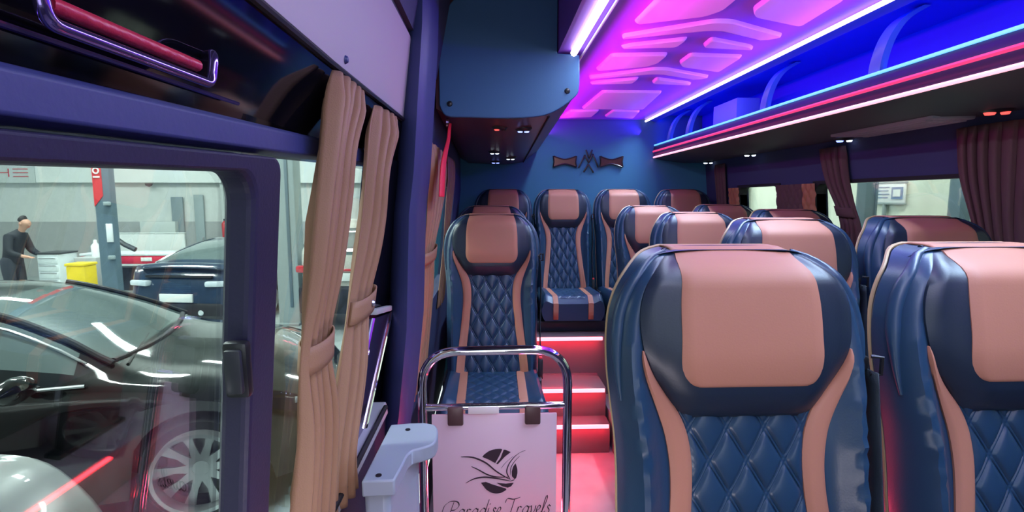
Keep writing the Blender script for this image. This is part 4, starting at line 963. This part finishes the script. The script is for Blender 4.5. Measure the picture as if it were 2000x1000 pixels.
# white suv seen from behind
ct, belt, roof, hw, x0, x1 = car('car', 'white suv seen from behind between the tan curtains', (-2.02, 10.2, GZ), math.radians(88), 'car_white', 'suv')
b = MB(); b.box((-2.31, 0, .86), (.02, .52, .12), .004); b.build('number_plate', 'plate', ct)
for s in (-1, 1):
    b = MB(); b.box((-2.18, s * .74, .97), (.22, .40, .12), .04, Matrix.Rotation(-s * .30, 3, 'Z')); b.build('tail_light', 'tail_red', ct)
    b = MB(); b.tube([(-2.34, s * .55, .36), (-2.1, s * .55, .36)], .045, 12); b.build('exhaust', 'chrome', ct)
b = MB(); b.box((-2.20, 0, .50), (.30, 1.78, .44), .06); b.build('lower_bumper', 'black_rubber', ct)  # black bumper, enlarged to imitate the dark reflection low on the body
b = MB(); b.box((-2.28, 0, .965), (.03, 1.1, .04), .01); b.build('light_bar', 'tail_red', ct)
# silver car, only its front corner in view
ct, belt, roof, hw, x0, x1 = car('car', 'silver car with only its front corner showing at the lower left', (-3.72, .95, GZ), math.radians(8), 'car_silver', 'suv')
for s in (-1, 1):
    P = [(2.02, s * .86, .84), (2.14, s * .78, .80), (2.26, s * .62, .74)]
    b = MB(); b.tube(P, [.05, .07, .05], 12); b.build('headlight', 'head_clear', ct)
b = MB(); b.box((2.32, 0, .55), (.06, 1.0, .30), .03); b.build('grille', 'black_rubber', ct)

# ------------------------------------------------------------------ person at the tool cart
def skin_mesh(name, chains, m, parent, levels=1):
    """chains: lists of (x,y,z,r); first vertex of the first chain is the root; equal points are merged"""
    idx = {}; V = []; R = []; E = []
    for ch in chains:
        prev = None
        for x, y, z, r in ch:
            k = (round(x, 4), round(y, 4), round(z, 4))
            if k not in idx: idx[k] = len(V); V.append(k); R.append(r)
            if prev is not None and (prev, idx[k]) not in E: E.append((prev, idx[k]))
            prev = idx[k]
    me = bpy.data.meshes.new(name); me.from_pydata(V, E, []); o = bpy.data.objects.new(name, me); COL.objects.link(o)
    sk = o.modifiers.new('skin', 'SKIN'); sk.use_smooth_shade = True
    for i, v in enumerate(me.skin_vertices[0].data): v.radius = (R[i], R[i]); v.use_root = i == 0
    ss = o.modifiers.new('sub', 'SUBSURF'); ss.levels = levels; ss.render_levels = levels
    dg = bpy.context.evaluated_depsgraph_get(); nm = bpy.data.meshes.new_from_object(o.evaluated_get(dg)); nm.name = name
    bpy.data.objects.remove(o); nm.materials.clear(); nm.materials.append(M[m]); nm.polygons.foreach_set('use_smooth', [True] * len(nm.polygons))
    o = bpy.data.objects.new(name, nm); COL.objects.link(o); o.parent = parent; return o
pe = thing('person', 'person in dark jacket and trousers bending over the white tool cart', 'person', (-8.95, 9.85, GZ), math.radians(0))
sh = [(.13, .0, 1.33, .12)]
ch = [[(0, 0, .92, .09), (.04, 0, 1.12, .10), (.13, 0, 1.33, .12), (.21, 0, 1.44, .055), (.25, 0, 1.50, .05), (.29, 0, 1.56, .085), (.31, 0, 1.63, .09), (.30, 0, 1.69, .06)],
      [(.29, 0, 1.56, .085), (.385, 0, 1.575, .014)]]
for s in (-1, 1):
    ch += [[(0, 0, .92, .09), (0, s * .10, .88, .07), (.04, s * .11, .49, .058), (-.02, s * .11, .09, .04), (.14, s * .12, .04, .035)],
           [(.13, 0, 1.33, .12), (.12, s * .16, 1.36, .065), (.17, s * .23, 1.08, .045), (.40, s * .17, 1.00, .03), (.46, s * .16, .99, .03)]]
    for k in range(4): ch.append([(.46, s * .16, .99, .03), (.50, s * (.19 - .022 * k), .985, .009), (.535 - .006 * abs(k - 1.5), s * (.19 - .022 * k), .972, .008)])
    ch.append([(.46, s * .16, .99, .03), (.47, s * .115, .98, .010), (.505, s * .105, .972, .009)])
skin_mesh('body', ch, 'skin', pe, 2)
jk = [[(.0, 0, .80, .155), (.03, 0, 1.0, .155), (.06, 0, 1.16, .148), (.13, 0, 1.33, .14), (.20, 0, 1.44, .085), (.235, 0, 1.485, .07)]]
for s in (-1, 1): jk.append([(.13, 0, 1.33, .14), (.12, s * .16, 1.36, .085), (.17, s * .235, 1.08, .066), (.37, s * .175, 1.005, .045)])
skin_mesh('jacket', jk, 'jacket', pe, 2)
tr = [[(0, 0, .90, .14)]]
for s in (-1, 1): tr.append([(0, 0, .90, .14), (0, s * .10, .84, .115), (.04, s * .112, .49, .085), (-.02, s * .112, .10, .07)])
skin_mesh('trousers', [[(.01, 0, 1.02, .135), (0, 0, .90, .14)]] + tr[1:], 'trousers', pe, 2)
skin_mesh('hair', [[(.265, 0, 1.62, .075), (.275, 0, 1.67, .085), (.30, 0, 1.715, .062), (.33, 0, 1.72, .035)]], 'hair', pe, 2)
for s in (-1, 1):
    b = MB(); b.box((.06, s * .115, .045), (.29, .10, .09), .035); b.build('shoe', 'dark_stuff', pe)
    b = MB(); b.lathe([(0, -.008), (.008, 0), (0, .008)], 'z', 8, (.372, s * .035, 1.61)); b.build('eye', 'hair', pe)
    b = MB(); b.lathe([(0, -.008), (.022, -.004), (.026, .004), (0, .008)], 'y', 12, (.29, s * .088, 1.60)); b.build('ear', 'skin', pe)
b = MB(); b.box((.372, 0, 1.535), (.012, .045, .010), .004); b.build('mouth', 'red_paint', pe)

# ------------------------------------------------------------------ outside the right windows
rp = thing('lift_post', 'grey green lift column seen through the wide right window', 'lift column', (3.55, 4.75, GZ))
b = MB(); b.box((0, 0, 2.0), (.11, .13, 4.0), .01); b.box((.045, -.07, 2.0), (.02, .02, 4.0), .004); b.build('column', 'lift_grey', rp); b = MB(); b.box((0, 0, .02), (.4, .4, .04), .008); b.build('base_plate', 'lift_pale', rp)
rp = thing('lift_post', 'slim grey column near the right end of the wide right window', 'lift column', (3.88, 4.12, GZ))
b = MB(); b.box((0, 0, 2.0), (.10, .12, 4.0), .01); b.build('column', 'lift_grey', rp); b = MB(); b.box((0, 0, .02), (.2, .3, .04), .008); b.build('base_plate', 'lift_grey', rp)
rp = thing('lift_post', 'pale grey column seen through the small rear right window', 'lift column', (3.85, 8.0, GZ))
b = MB(); b.box((0, 0, 2.0), (.2, .25, 4.0), .01); b.build('column', 'lift_pale', rp); b = MB(); b.box((0, 0, .02), (.4, .4, .04), .008); b.build('base_plate', 'lift_pale', rp)
nb = thing('notice_board', 'pale notice sheet with blue lines seen through the wide right window', 'notice', (4.02, 5.06, 1.35))
b = MB(); b.box((0, 0, 0), (.02, .40, .19), .003); b.build('sheet', 'paper', nb)
b = MB(); b.box((-.014, -.115, 0), (.006, .14, .12), 0); b.build('print', 'ink_blue', nb)
b = MB(); b.box((-.018, -.115, 0), (.006, .09, .07), 0); b.build('print', 'paper', nb)
for k in range(4): b = MB(); b.box((-.014, .08, .06 - .035 * k), (.006, .18 - .03 * (k % 2), .008), 0); b.build('print', 'ink_blue', nb)
b = MB(); b.box((.0, 0, .105), (.03, .42, .02), .003); b.box((0, 0, -.105), (.03, .42, .02), .003); b.build('frame', 'lift_pale', nb)
b = MB(); b.tube([(0, .05, -.10), (0, .05, -.38)], .02, 8); b.build('stand', 'lift_pale', nb)
